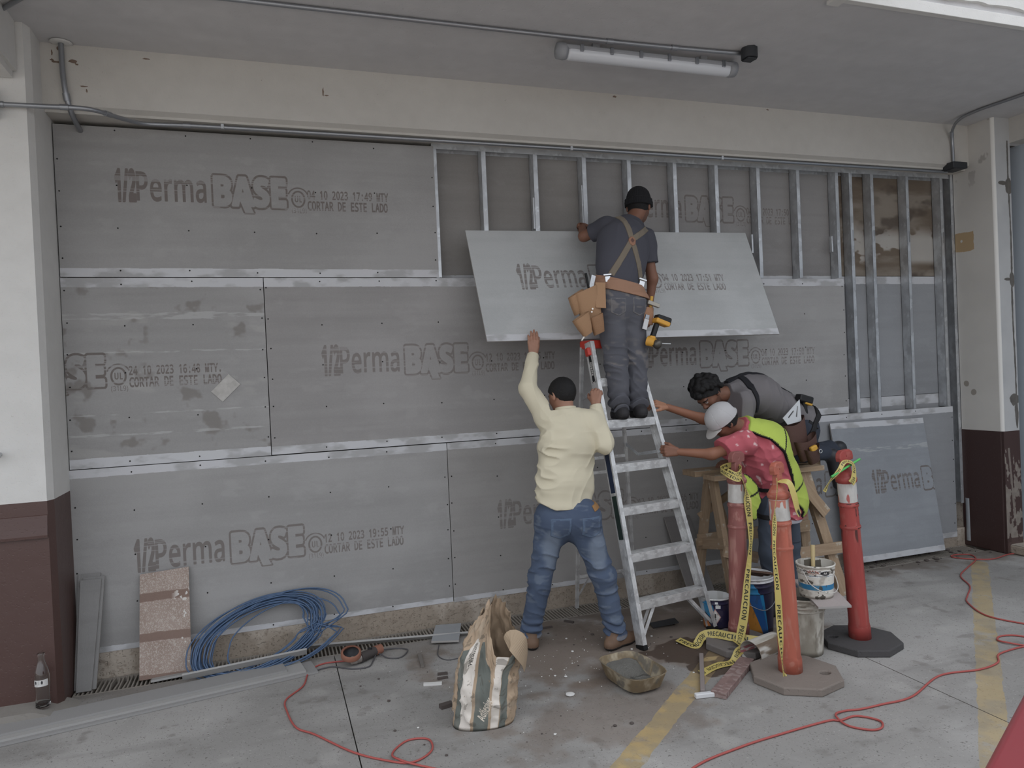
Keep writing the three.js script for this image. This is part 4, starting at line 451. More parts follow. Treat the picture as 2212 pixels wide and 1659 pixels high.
{ const t = thing('plastic_pot', 'dirty white cylindrical pot lying on its side by the posts', 'pot', [2.78, 0, 1.4]); const T = tex(512, 256, (u, v) => { const a = fbm(u * 9, v * 7, 4, 221); let q = mixc([208, 204, 196], [176, 170, 158], sm(0.4, 0.6, a)); q = mixc(q, [120, 104, 88], sm(0.45, 0.62, a + (u > 0.5 ? 0.12 : -0.2))); if (u > 0.3 && u < 0.42 && v > 0.55 && v < 0.85) q = mixc(q, [176, 96, 100], sm(0.4, 0.5, fbm(u * 60, v * 40, 2, 222)) * 0.8); return q; });
  const g = lathe([[0, 0], [0.064, 0], [0.066, 0.03], [0.074, 0.245], [0.077, 0.25], [0.073, 0.252], [0.06, 0.01], [0, 0.008]], 36); g.rotateY(1); g.rotateZ(Math.PI / 2 + 0.04); g.rotateY(0.28); g.translate(0.14, 0.069, 0.0); M('shell', g, mat(0xffffff, 0.55, 0, { map: T, side: THREE.DoubleSide }), t); }

// ---------- mixing tray, bag, bottle, floor tools ----------
function loft(rings, capA = true, capB = true) { const n = rings[0].length, P = [], U = [], I = []; rings.forEach((r, j) => r.forEach((p, i) => { P.push(...p); U.push(i / n, j / (rings.length - 1)); })); for (let j = 0; j < rings.length - 1; j++) for (let i = 0; i < n; i++) { const a = j * n + i, b = j * n + (i + 1) % n; I.push(a, a + n, b, b, a + n, b + n); } const fan = (j, f) => { const c = rings[j].reduce((s, p) => add(s, p, 1 / n), [0, 0, 0]), k = P.length / 3; P.push(...c); U.push(0.5, 0.5); for (let i = 0; i < n; i++) { const a = j * n + i, b = j * n + (i + 1) % n; f ? I.push(k, a, b) : I.push(k, b, a); } }; if (capA) fan(0, true); if (capB) fan(rings.length - 1, false); const g = new THREE.BufferGeometry(); g.setAttribute('position', new THREE.Float32BufferAttribute(P, 3)); g.setAttribute('uv', new THREE.Float32BufferAttribute(U, 2)); g.setIndex(I); g.computeVertexNormals(); return g; }
const sq = (w, d, y, e = 4, n = 40, cx = 0, cz = 0) => [...Array(n)].map((_, i) => { const a = -i / n * Math.PI * 2, c = Math.cos(a), s = Math.sin(a), k = Math.pow(Math.abs(c) ** e + Math.abs(s) ** e, -1 / e); return [cx + w * c * k, y, cz + d * s * k]; });
{ const t = thing('mixing_tray', 'mortar-crusted plastic mixing tray with wet mortar', 'tray', [1.91, 0, 1.42]); t.rotation.y = 0.1; const T = tex(512, 512, (u, v) => { const a = fbm(u * 14, v * 5, 4, 231); return mixc(mixc([168, 156, 134], [122, 106, 82], sm(0.35, 0.6, a)), [96, 92, 86], sm(0.55, 0.7, fbm(u * 20, v * 7, 4, 232)) * 0.7); });
  M('shell', loft([sq(0.09, 0.14, 0.004), sq(0.115, 0.165, 0.02), sq(0.137, 0.2, 0.1), sq(0.14, 0.203, 0.105), sq(0.132, 0.195, 0.105), sq(0.108, 0.16, 0.026), sq(0.09, 0.14, 0.02)]), mat(0xffffff, 0.75, 0, { map: T }), t);
  const mp = [sq(0.109, 0.161, 0.026, 4, 40), sq(0.07, 0.1, 0.034, 3, 40), sq(0.01, 0.02, 0.03, 2, 40)]; for (const r of mp) for (const p of r) { p[1] += 0.05 * sm(-0.02, -0.13, p[2]) + 0.012 * (fbm(p[0] * 30, p[2] * 30, 3, 5) - 0.5); } const mt = loft(mp, false, true); M('mortar', mt, mat(new THREE.Color(...L3(118, 116, 110)), 0.85, 0, bump(roughBump, 0.01, 3)), t); }
{ // torn paper bag of adhesive
  const t = thing('adhesive_bag', 'open paper bag of adhesive with dark green and white stripes', 'bag', [0.985, 0, 1.52]), n = 96, rows = 34, rot = -0.15, R = [], Q = [];
  const T = labelTex(1024, 1024, (g) => { g.fillStyle = '#b09a82'; g.fillRect(0, 0, 1024, 1024); const p = (x) => Math.acos(1 - 2 * x) / Math.PI * 512, s = (a, b, c) => { g.fillStyle = c; g.fillRect(p(a), 0, p(b) - p(a), 1024); }; s(0.03, 0.12, '#686c66'); s(0.12, 0.3, '#d8d0c6'); s(0.345, 0.57, '#686c66'); s(0.615, 0.73, '#d8d0c6'); s(0.74, 0.84, '#686c66'); g.fillStyle = '#b09a82'; g.fillRect(0, 0, 300, 300); g.save(); g.translate(p(0.51), 925); g.rotate(-1.42); g.fillStyle = '#d8ccbc'; g.font = 'bold 56px sans-serif'; g.scale(1.35, 1); g.fillText('Adhesivos', 0, 0, 230); g.restore(); g.save(); g.translate(p(0.24), 500); g.rotate(-Math.PI / 2); g.fillStyle = '#3c3a36'; g.font = 'bold 40px sans-serif'; g.fillText('PREMIUM', 0, 0, 170); g.restore(); }, 241, 0.25);
  const TH = [[0, 0.5], [0.08, 0.56], [0.16, 0.625], [0.215, 0.62], [0.25, 0.46], [0.29, 0.335], [0.33, 0.37], [0.38, 0.44], [0.45, 0.42], [0.52, 0.47], [0.62, 0.58], [0.75, 0.635], [0.88, 0.58], [1, 0.5]], th = (u) => { for (let i = 1; i < TH.length; i++) if (u <= TH[i][0]) return TH[i - 1][1] + (TH[i][1] - TH[i - 1][1]) * sm(TH[i - 1][0], TH[i][0], u); return 0.5; };
  const surf = (i, j, inset) => { const u = i / n, v = j / rows, a = Math.PI + 0.1 - u * Math.PI * 2; // u = 0 at the left outline, 0 to 0.5 on the camera's side
    const c = Math.cos(a), s = Math.sin(a), y = v * (th(u) + 0.012 * Math.sin(u * 50) + 0.008 * Math.sin(u * 91)), yy = y / 0.635, e = 2.3, k = Math.pow(Math.abs(c) ** e + Math.abs(s) ** e, -1 / e), fold = 1 - Math.abs(2 * fbm(u * 16 + y * 2, y * 11, 3, 252) - 1); let w = 0.16 - 0.015 * yy - 0.075 * sm(0.5, 1, yy), d = 0.1 - 0.02 * yy - 0.045 * sm(0.55, 1, yy); const cr = (0.02 * (fbm(u * 20, y * 14, 3, 251) - 0.5) + 0.022 * (fold * fold * fold - 0.4)) * sm(0, 0.05, y); w += cr - inset; d += cr - inset; let x = w * c * k, z = d * s * k; z -= 0.04 * sm(0.16, 0.24, u) * (1 - sm(0.26, 0.34, u)) * sm(0.14, 0.34, y); if (u > 0.31 && u < 0.5) { const f = sm(0.24, 0.42, y); x += 0.045 * f; z += 0.02 * f; } x += 0.07 * yy + 0.03 * yy * yy; const ca = Math.cos(rot), sa = Math.sin(rot); return [x * ca + z * sa, y + 0.002, -x * sa + z * ca]; };
  for (let j = 0; j <= rows; j++) { const r = []; for (let i = 0; i < n; i++) r.push(surf(i, j, 0)); R.push(r); } for (let j = rows; j >= 4; j--) { const r = []; for (let i = 0; i < n; i++) r.push(surf(i, j, 0.004)); Q.push(r); }
  const ext = loft(R, true, false), uv = ext.attributes.uv; M('paper_shell', ext, mat(0xffffff, 0.85, 0, { map: T, side: THREE.DoubleSide, ...bump(fineBump, 0.0008, 3) }), t); M('paper_lining', loft(Q, false, true), mat(new THREE.Color(...L3(146, 126, 104)), 0.9, 0, { side: THREE.DoubleSide }), t);
  M('torn_flap', ribbon([[0.115, 0.42, 0.1], [0.14, 0.45, 0.13], [0.175, 0.41, 0.14], [0.205, 0.34, 0.11], [0.215, 0.27, 0.08]], [[-0.4, 0.6, 1], [0, 0.6, 1], [0.5, 0.2, 1], [0.8, 0, 0.7], [0.9, -0.2, 0.5]], (u) => 0.02 + 0.1 * Math.sin(0.4 + u * 2.5), 0.002, 24), mat(new THREE.Color(...L3(166, 146, 122)), 0.9, 0, { side: THREE.DoubleSide }), t);
}
{ const t = thing('glass_bottle', 'empty clear glass soda bottle beside the brown pier', 'bottle', [-1.262, 0.066, 0.49]); t.rotation.z = 0.0;
  const out = [[0, 0], [0.032, 0.001], [0.037, 0.012], [0.036, 0.04], [0.034, 0.07], [0.036, 0.11], [0.039, 0.15], [0.038, 0.18], [0.033, 0.21], [0.024, 0.238], [0.018, 0.262], [0.0165, 0.285], [0.019, 0.289], [0.019, 0.3], [0.014, 0.302]], inn = [[0.0125, 0.3], [0.0135, 0.262], [0.02, 0.238], [0.029, 0.21], [0.0345, 0.18], [0.0355, 0.15], [0.0325, 0.11], [0.0305, 0.07], [0.0325, 0.04], [0.033, 0.014], [0, 0.008]];
  M('glass', lathe([...out, ...inn], 40), new THREE.MeshPhysicalMaterial({ color: 0xf4f6f4, roughness: 0.06, transmission: 1, thickness: 0.01, ior: 1.5 }), t); M('residue', lathe([[0, 0.0085], [0.0325, 0.0145], [0.0324, 0.026], [0, 0.024]], 30), mat(new THREE.Color(...L3(48, 24, 20)), 0.3), t);
  const T = labelTex(512, 128, (g) => { g.fillStyle = '#cfcdca'; g.fillRect(0, 0, 512, 128); g.fillStyle = '#303033'; for (const x of [80, 300]) { g.beginPath(); g.arc(x, 50, 34, 0, 7); g.fill(); } g.fillStyle = '#9a9896'; for (let y = 20; y < 90; y += 14) g.fillRect(150, y, 70, 5); g.fillRect(50, 98, 110, 8); }, 261, 0.1); const lb = new THREE.CylinderGeometry(0.0393, 0.0393, 0.036, 30, 1, true, -0.9, 1.9); lb.translate(0, 0.145, 0); M('label', lb, mat(0xffffff, 0.5, 0, { map: T, side: THREE.DoubleSide }), t); }
{ const t = thing('float_trowel', 'plastering scraper with a long handle lying on the yellow line', 'tool', [2.3, 0, 1.5]); W('handle', bar([2.47, 0.016, 1.262], [2.185, 0.016, 1.71], 0.026, 0.02, [1, 0, 0.6], 0.004), mat(new THREE.Color(...L3(138, 128, 124)), 0.8), t); W('head', bar([2.12, 0.014, 1.735], [2.235, 0.014, 1.755], 0.03, 0.026, [0, 0, 1], 0.006), mat(new THREE.Color(...L3(206, 206, 206)), 0.8), t); }
single('plank_offcut', [bar([2.235, 0.019, 1.785], [2.66, 0.019, 1.46], 0.085, 0.036, [0.6, 0, 0.8], 0.004)], mat(0xffffff, 0.9, 0, { map: rep(tex(256, 256, (u, v) => { const a = fbm(u * 8, v * 8, 4, 271), s = sm(0.5, 0.6, fbm(u * 6, v * 16, 4, 272)); return mixc(mixc([142, 118, 112], [116, 94, 90], a), [176, 166, 160], s * 0.4); }), 3) }), 'reddish dusty plank lying beside the orange post base', 'plank');
{ // debris on the floor
  const mD = mat(new THREE.Color(...L3(112, 106, 100)), 0.95), mD2 = mat(new THREE.Color(...L3(84, 76, 72)), 0.95), mC = mat(new THREE.Color(...L3(214, 212, 208)), 0.9);
  for (const [a, b, w, m, l] of [[[0.857, 0.475], [0.835, 0.69], 0.022, mD, 'short grey stick pointing at the square offcut'], [[0.896, 0.839], [0.956, 0.851], 0.02, mD2, 'upper of two dark sticks left of the adhesive bag'], [[0.881, 0.905], [0.944, 0.905], 0.018, mD2, 'lower of two dark sticks left of the adhesive bag'], [[0.787, 0.95], [0.89, 0.98], 0.022, mC, 'pale strip of board left of the adhesive bag'], [[0.81, 1.285], [0.88, 1.27], 0.035, mD2, 'dark flat scrap left of the bag foot'], [[1.955, 0.3], [2.0, 0.36], 0.02, mD2, 'dark stick on the floor between the boots'], [[1.73, 0.37], [1.83, 0.372], 0.016, mD2, 'thin dark sliver by the left boot']]) single('debris_stick', [bar([a[0], w / 3, a[1]], [b[0], w / 3, b[1]], w, w * 0.6, [1, 0, 1])], m, l, 'debris');
  const lump = (x, z, r, m, sq_ = 0.5) => { const g = new THREE.IcosahedronGeometry(r, 1), p = g.attributes.position; for (let i = 0; i < p.count; i++) { const k = 0.75 + 0.5 * n3(p.getX(i) * 60 + x * 9, p.getY(i) * 60, p.getZ(i) * 60 + z * 7); p.setXYZ(i, p.getX(i) * k, p.getY(i) * k * sq_, p.getZ(i) * k); } g.computeVertexNormals(); g.translate(x, r * sq_ * 0.8, z); return g; };
  single('plaster_chip', [lump(1.52, 1.42, 0.026, mC, 0.3)], mC, 'large white plaster chip right of the adhesive bag', 'debris');
  const A = [], Bk = []; for (let i = 0; i < 150; i++) { const u = rnd(), x = u < 0.6 ? 1.2 + rnd() * 1.15 : 0.5 + rnd() * 2.4, z = u < 0.6 ? 0.55 + rnd() * 0.75 : 0.4 + rnd() * 1.6; A.push(lump(x, z, 0.0025 + 0.007 * rnd() ** 4, mC, 0.5)); } for (let i = 0; i < 110; i++) { Bk.push(lump(0.4 + rnd() * 2.6, 0.35 + rnd() * 1.5, 0.0025 + 0.01 * rnd() ** 4, mD2, 0.5)); } for (let i = 0; i < 60; i++) Bk.push(lump(4.4 + rnd() * 1.75, 0.03 + rnd() * 0.3, 0.006 + 0.016 * rnd() ** 2, mD2, 0.4));
  for (const [n, g, m, l] of [['plaster_crumbs', A, mC, 'scattered small white plaster crumbs on the floor'], ['dirt_crumbs', Bk, mD2, 'scattered small dark dirt crumbs on the floor']]) { const o = single(n, g, m, l, 'debris'); o.userData.kind = 'stuff'; }
  single('sheet_scrap', [bar([2.46, 0.008, 0.66], [2.64, 0.03, 0.7], 0.09, 0.005, [0, 0, 1])], mDarkSteel, 'bent metal scrap on the floor under the ladder', 'scrap');
}
// ---------- red car at the lower right ----------
{ const t = thing('car', 'glossy red car, only its bonnet corner showing', 'car', [1.43, 0, 3.985]); t.rotation.y = Math.atan2(0.26, 0.5); const mr = new THREE.MeshPhysicalMaterial({ color: new THREE.Color(...L3(138, 54, 60)), roughness: 0.38, clearcoat: 0.5, clearcoatRoughness: 0.25 }), mk = mat(0x141416, 0.6);
  M('bonnet', box(1.6, 0.05, 1.3, 0.25, 0.878, 0.65, 0.022), mr, t); M('body', [box(1.55, 0.5, 3.4, 0.25, 0.58, 1.78, 0.08)], mr, t); M('cabin', [box(1.35, 0.5, 1.6, 0.25, 1.05, 2.4, 0.15)], mk, t); for (const [x, z] of [[-0.5, 0.6], [1.0, 0.6], [-0.5, 2.9], [1.0, 2.9]]) { const w = lathe([[0, -0.09], [0.2, -0.09], [0.3, -0.08], [0.31, 0], [0.3, 0.08], [0.2, 0.09], [0, 0.09]], 28); w.rotateZ(Math.PI / 2); M('wheel', w.translate(x, 0.31, z), mk, t); } }

// ---------- people ----------
const SK = L3(158, 118, 98), SKD = L3(126, 88, 70), BLK = L3(26, 24, 25);
const mSkin = new THREE.MeshPhysicalMaterial({ color: 0xffffff, vertexColors: true, roughness: 0.62, ...bump(fineBump, 0.0006, 9) });
const mCloth = mat(0xffffff, 0.92, 0, { vertexColors: true, ...bump(weave, 0.0006, 9) });
const mLeather = mat(0xffffff, 0.72, 0, { vertexColors: true, ...bump(fineBump, 0.001, 6) });
const mHair = mat(0x0d0b0b, 0.72, 0, bump(fineBump, 0.004, 8));
const flatc = (c) => () => c;
const noisy = (c, k = 0.12, f = 9) => (x, y, z) => { const n = 1 + k * (n3(x * f, y * f, z * f) - 0.5) * 2; return [c[0] * n, c[1] * n, c[2] * n]; };
function bounds(list, m = 0.16) { const lo = [1e9, 1e9, 1e9], hi = [-1e9, -1e9, -1e9]; for (const p of list) for (let i = 0; i < 3; i++) { lo[i] = Math.min(lo[i], p[i] - m); hi[i] = Math.max(hi[i], p[i] + m); } return [lo, hi]; }
// ridged creases that run along t, spaced across n
const crease = (t, n, f, s = 0.25) => { const b = crs(t, n); return (x, y, z) => { const u = (x * t[0] + y * t[1] + z * t[2]) * f * s, v = (x * n[0] + y * n[1] + z * n[2]) * f + 0.9 * Math.sin(u * 2.1), w = (x * b[0] + y * b[1] + z * b[2]) * f * 0.5, q = vn(v + w * 0.3, u + w, 17); const r = 1 - Math.abs(2 * q - 1); return r * r; }; };
function hand(o) { // w wrist, f fingers, b back of the hand, t towards the thumb, curl per finger in radians, th thumb angle out
  const s = o.s || 1, f = norm(o.f), b = norm(sub(o.b, f.map((k) => k * dot(o.b, f)))), t = norm(sub(sub(o.t, f.map((k) => k * dot(o.t, f))), b.map((k) => k * dot(o.t, b)))), pr = [], pts = [o.w], P = (x, y, z) => add(add(add(o.w, f, x * s), b, y * s), t, z * s), lat = [0.031, 0.0105, -0.0105, -0.03], len = [0.07, 0.078, 0.072, 0.057], base = [0.088, 0.092, 0.088, 0.08], palm = [];
  for (let i = 0; i < 4; i++) { palm.push(cap(P(0.008, 0, lat[i] * 0.55), P(base[i], 0.001, lat[i]), 0.0155 * s, 0.0115 * s)); }
  palm.push(cap(P(0.02, -0.006, 0.014), P(0.05, -0.006, 0.034), 0.016 * s, 0.012 * s)); const pf = uni(palm, 0.012 * s); pr.push(pf);
  for (let i = 0; i < 4; i++) { let p = P(base[i], 0, lat[i]), a = 0; const c = Array.isArray(o.curl) ? o.curl[i] : o.curl, sp = (o.spread || 0) * (1.5 - i) * 0.1; [0.44, 0.31, 0.25].forEach((q, k) => { a += c * [0.8, 1.15, 0.8][k]; const d = norm(add(add(f.map((e) => e * Math.cos(a)), b, -Math.sin(a)), t, sp)), e = add(p, d, len[i] * q * s); pr.push(cap(p, e, [0.0098, 0.0089, 0.008][k] * s * (i === 3 ? 0.88 : 1), [0.0089, 0.008, 0.0068][k] * s * (i === 3 ? 0.88 : 1))); p = e; pts.push(e); }); }
  { let p = P(0.022, -0.004, 0.024); const A = o.th ?? 0.75, d1 = norm(add(add(f.map((e) => e * Math.cos(A)), t, Math.sin(A)), b, -0.25)), d2 = norm(add(add(f.map((e) => e * Math.cos(A * 0.5)), t, Math.sin(A * 0.5)), b, -(o.tc ?? 0.4))); let e = add(p, d1, 0.046 * s); pr.push(cap(p, e, 0.0135 * s, 0.011 * s)); let g = add(e, d2, 0.033 * s); pr.push(cap(e, g, 0.0108 * s, 0.0096 * s)); let h = add(g, d2, 0.025 * s); pr.push(cap(g, h, 0.0094 * s, 0.0075 * s)); pts.push(h); }
  pr.push(cap(add(o.w, f, -0.03 * s), o.w, 0.026 * s, 0.024 * s, b, 0.72)); const F = uni(pr, 0.006 * s), [lo, hi] = bounds(pts, 0.045); const c = o.c || SK; return nets(F, lo, hi, 0.0038, (x, y, z) => { const n = n3(x * 60, y * 60, z * 60), k = 0.9 + 0.25 * n; return [c[0] * k, c[1] * k * 0.98, c[2] * k * 0.97]; });
}
function head(o) { // c centre, f face direction, u up, skin colour; returns skin geometry, a frame and a cranium test for hair or hats
  const f = norm(o.f), r = norm(crs(f, o.u)), u = crs(r, f), P = (x, y, z) => add(add(add(o.c, r, x), u, y), f, z), E = (p, a, b, c) => ell(P(...p), r, u, f, a, b, c), toL = (x, y, z) => { const d = [x - o.c[0], y - o.c[1], z - o.c[2]]; return [dot(d, r), dot(d, u), dot(d, f)]; };
  const skull = uni([E([0, 0.028, -0.014], 0.075, 0.09, 0.094), E([0, -0.012, 0.022], 0.066, 0.082, 0.07)], 0.03);
  const face = uni([skull, E([0, -0.06, 0.034], 0.05, 0.046, 0.052), E([0.034, -0.02, 0.052], 0.026, 0.024, 0.026), E([-0.034, -0.02, 0.052], 0.026, 0.024, 0.026), cap(P(-0.03, 0.026, 0.083), P(0.03, 0.026, 0.083), 0.012, 0.012)], 0.02);
  const nose = uni([cap(P(0, 0.014, 0.086), P(0, -0.022, 0.108), 0.008, 0.0125), cap(P(-0.011, -0.028, 0.095), P(0.011, -0.028, 0.095), 0.009, 0.009)], 0.01), lips = uni([cap(P(-0.017, -0.053, 0.086), P(0.017, -0.053, 0.086), 0.006, 0.006), cap(P(-0.014, -0.063, 0.084), P(0.014, -0.063, 0.084), 0.0065, 0.0065)], 0.006);
  const ear = (s) => { const e = ell(P(s * 0.08, -0.002, -0.012), r, u, f, 0.011, 0.032, 0.019), h = ell(P(s * 0.09, 0.002, -0.008), r, u, f, 0.008, 0.019, 0.0095); return (x, y, z) => Math.max(e(x, y, z), -h(x, y, z)); };
  const eyes = [E([0.031, 0.006, 0.077], 0.012, 0.011, 0.012), E([-0.031, 0.006, 0.077], 0.012, 0.011, 0.012)], sock = uni([E([0.031, 0.006, 0.092], 0.015, 0.009, 0.012), E([-0.031, 0.006, 0.092], 0.015, 0.009, 0.012)], 0.004), e1 = ear(1), e2 = ear(-1), nk = o.neck ? cap(P(0, -0.05, -0.02), o.neck, 0.052, 0.06) : null;
  const F = (x, y, z) => { let d = face(x, y, z); d = Math.max(d, -(sock(x, y, z)) - 0.004); d = smin(d, nose(x, y, z), 0.01); d = smin(d, lips(x, y, z), 0.006); d = Math.min(d, eyes[0](x, y, z), eyes[1](x, y, z)); d = smin(d, e1(x, y, z), 0.006); d = smin(d, e2(x, y, z), 0.006); if (nk) d = smin(d, nk(x, y, z), 0.025); return d; };
  const c = o.skin || SK, col = (x, y, z) => { const l = toL(x, y, z); for (const s of [1, -1]) { const ex = l[0] - s * 0.031, ey = l[1] - 0.006; if (l[2] > 0.07 && Math.hypot(ex, ey * 1.3) < 0.011) return Math.hypot(ex, ey) < 0.0052 ? BLK : [0.6, 0.57, 0.54]; if (l[2] > 0.06 && Math.abs(ex) < 0.019 && Math.abs(l[1] - 0.027 + Math.abs(ex) * 0.25) < 0.005) return BLK; } if (l[2] > 0.06 && Math.abs(l[0]) < 0.024 && l[1] < -0.046 && l[1] > -0.07) return [c[0] * 0.8, c[1] * 0.6, c[2] * 0.6]; const n = 0.9 + 0.2 * n3(x * 40, y * 40, z * 40); if (o.beard && l[1] < -0.035 && l[2] > -0.02) return mixc([c[0] * n, c[1] * n, c[2] * n], BLK, 0.35); return [c[0] * n, c[1] * n * 0.98, c[2] * n * 0.97]; };
  const [lo, hi] = bounds([o.c, ...(o.neck ? [lerp3(o.c, o.neck, 0.8)] : [])], 0.135); return { skin: nets(F, lo, hi, 0.0048, col), P, toL, skull, lo: lo.map((k) => k - 0.03), hi: hi.map((k) => k + 0.03), r, u, f };
}
const limb = (pts, rad, k) => pts.slice(1).map((p, i) => cap(pts[i], p, rad[i], rad[i + 1], ...(k || [])));
function bodyMesh(J, heads, hands, h = 0.014) { // one body surface under the clothes, with head and hands
  const n = J.depth, tor = [cap(J.pel, J.waist, 0.12, 0.105, n, 0.72), cap(J.waist, J.chest, 0.105, 0.13, n, 0.72), cap(J.chest, J.neck, 0.12, 0.055, n, 0.75), cap(J.shL, J.shR, 0.05, 0.05), cap(J.neck, lerp3(J.neck, J.head, 0.7), 0.055, 0.052)];
  const arms = [...limb([J.shL, J.elbL, J.wrL], [0.05, 0.037, 0.026]), ...limb([J.shR, J.elbR, J.wrR], [0.05, 0.037, 0.026])], legs = [...limb([J.hipL, J.kneeL, J.ankL], [0.078, 0.05, 0.038]), ...limb([J.hipR, J.kneeR, J.ankR], [0.078, 0.05, 0.038])];
  const F = uni([...tor, ...arms, ...legs], 0.03), pts = Object.entries(J).filter(([k, v]) => Array.isArray(v) && k !== 'depth').map((e) => e[1]), [lo, hi] = bounds(pts, 0.16); return merge([nets(F, lo, hi, h, noisy(J.skin || SK, 0.1, 20)), ...heads, ...hands]);
}
const slab = (p, n, w) => (x, y, z) => Math.abs((x - p[0]) * n[0] + (y - p[1]) * n[1] + (z - p[2]) * n[2]) - w;
const above = (y0) => (x, y, z) => y0 - y, both = (...F) => (x, y, z) => { let d = -1e9; for (const f of F) d = Math.max(d, f(x, y, z)); return d; }, off = (f, k) => (x, y, z) => f(x, y, z) - k, not = (f) => (x, y, z) => -f(x, y, z);
const boxR = (c, x, y, z, a, b, d, r = 0.004) => (px, py, pz) => { px -= c[0]; py -= c[1]; pz -= c[2]; const u = Math.abs(px * x[0] + py * x[1] + pz * x[2]) - a + r, v = Math.abs(px * y[0] + py * y[1] + pz * y[2]) - b + r, w = Math.abs(px * z[0] + py * z[1] + pz * z[2]) - d + r; return Math.hypot(Math.max(u, 0), Math.max(v, 0), Math.max(w, 0)) + Math.min(0, Math.max(u, v, w)) - r; };
function polyXY(pts) { return (x, y) => { let d = 1e9, s = 1; for (let i = 0, j = pts.length - 1; i < pts.length; j = i++) { const [ax, ay] = pts[i], [bx2, by] = pts[j], ex = bx2 - ax, ey = by - ay, wx = x - ax, wy = y - ay, t = cl((wx * ex + wy * ey) / (ex * ex + ey * ey)); d = Math.min(d, Math.hypot(wx - ex * t, wy - ey * t)); if ((ay > y) !== (by > y) && x < (bx2 - ax) * (y - ay) / (by - ay) + ax) s = -s; } return s * d; }; }
const neckCut = (J, n, o, R = 0.15) => { n = norm(n); return (x, y, z) => { const q = sub([x, y, z], J.neck); return dot(q, q) < R * R ? dot(q, n) - o : -1; }; };
function boots(P, h, t, name, c, sole = BLK) { // [ankle, heel, toe, ground height]
  P.forEach(([a, hl, to, g], i) => { const F0 = uni([cap(add(a, [0, 0.02, 0]), [hl[0] * 0.6 + a[0] * 0.4, g + 0.05, hl[2] * 0.6 + a[2] * 0.4], 0.05, 0.042), cap([hl[0], g + 0.036, hl[2]], [to[0], g + 0.03, to[2]], 0.038, 0.036), cap(lerp3(a, to, 0.25), lerp3([hl[0], g + 0.04, hl[2]], [to[0], g + 0.034, to[2]], 0.7), 0.044, 0.042)], 0.03), F = (x, y, z) => Math.max(F0(x, y, z), g + 0.001 - y) - (y < g + 0.02 ? 0.003 : 0); const [lo, hi] = bounds([a, hl, to], 0.085); lo[1] = g - 0.01; W('boot', nets(F, lo, hi, h, (x, y, z) => y < g + 0.022 ? sole : noisy(c, 0.35, 30)(x, y, z)), mLeather, t); });
}
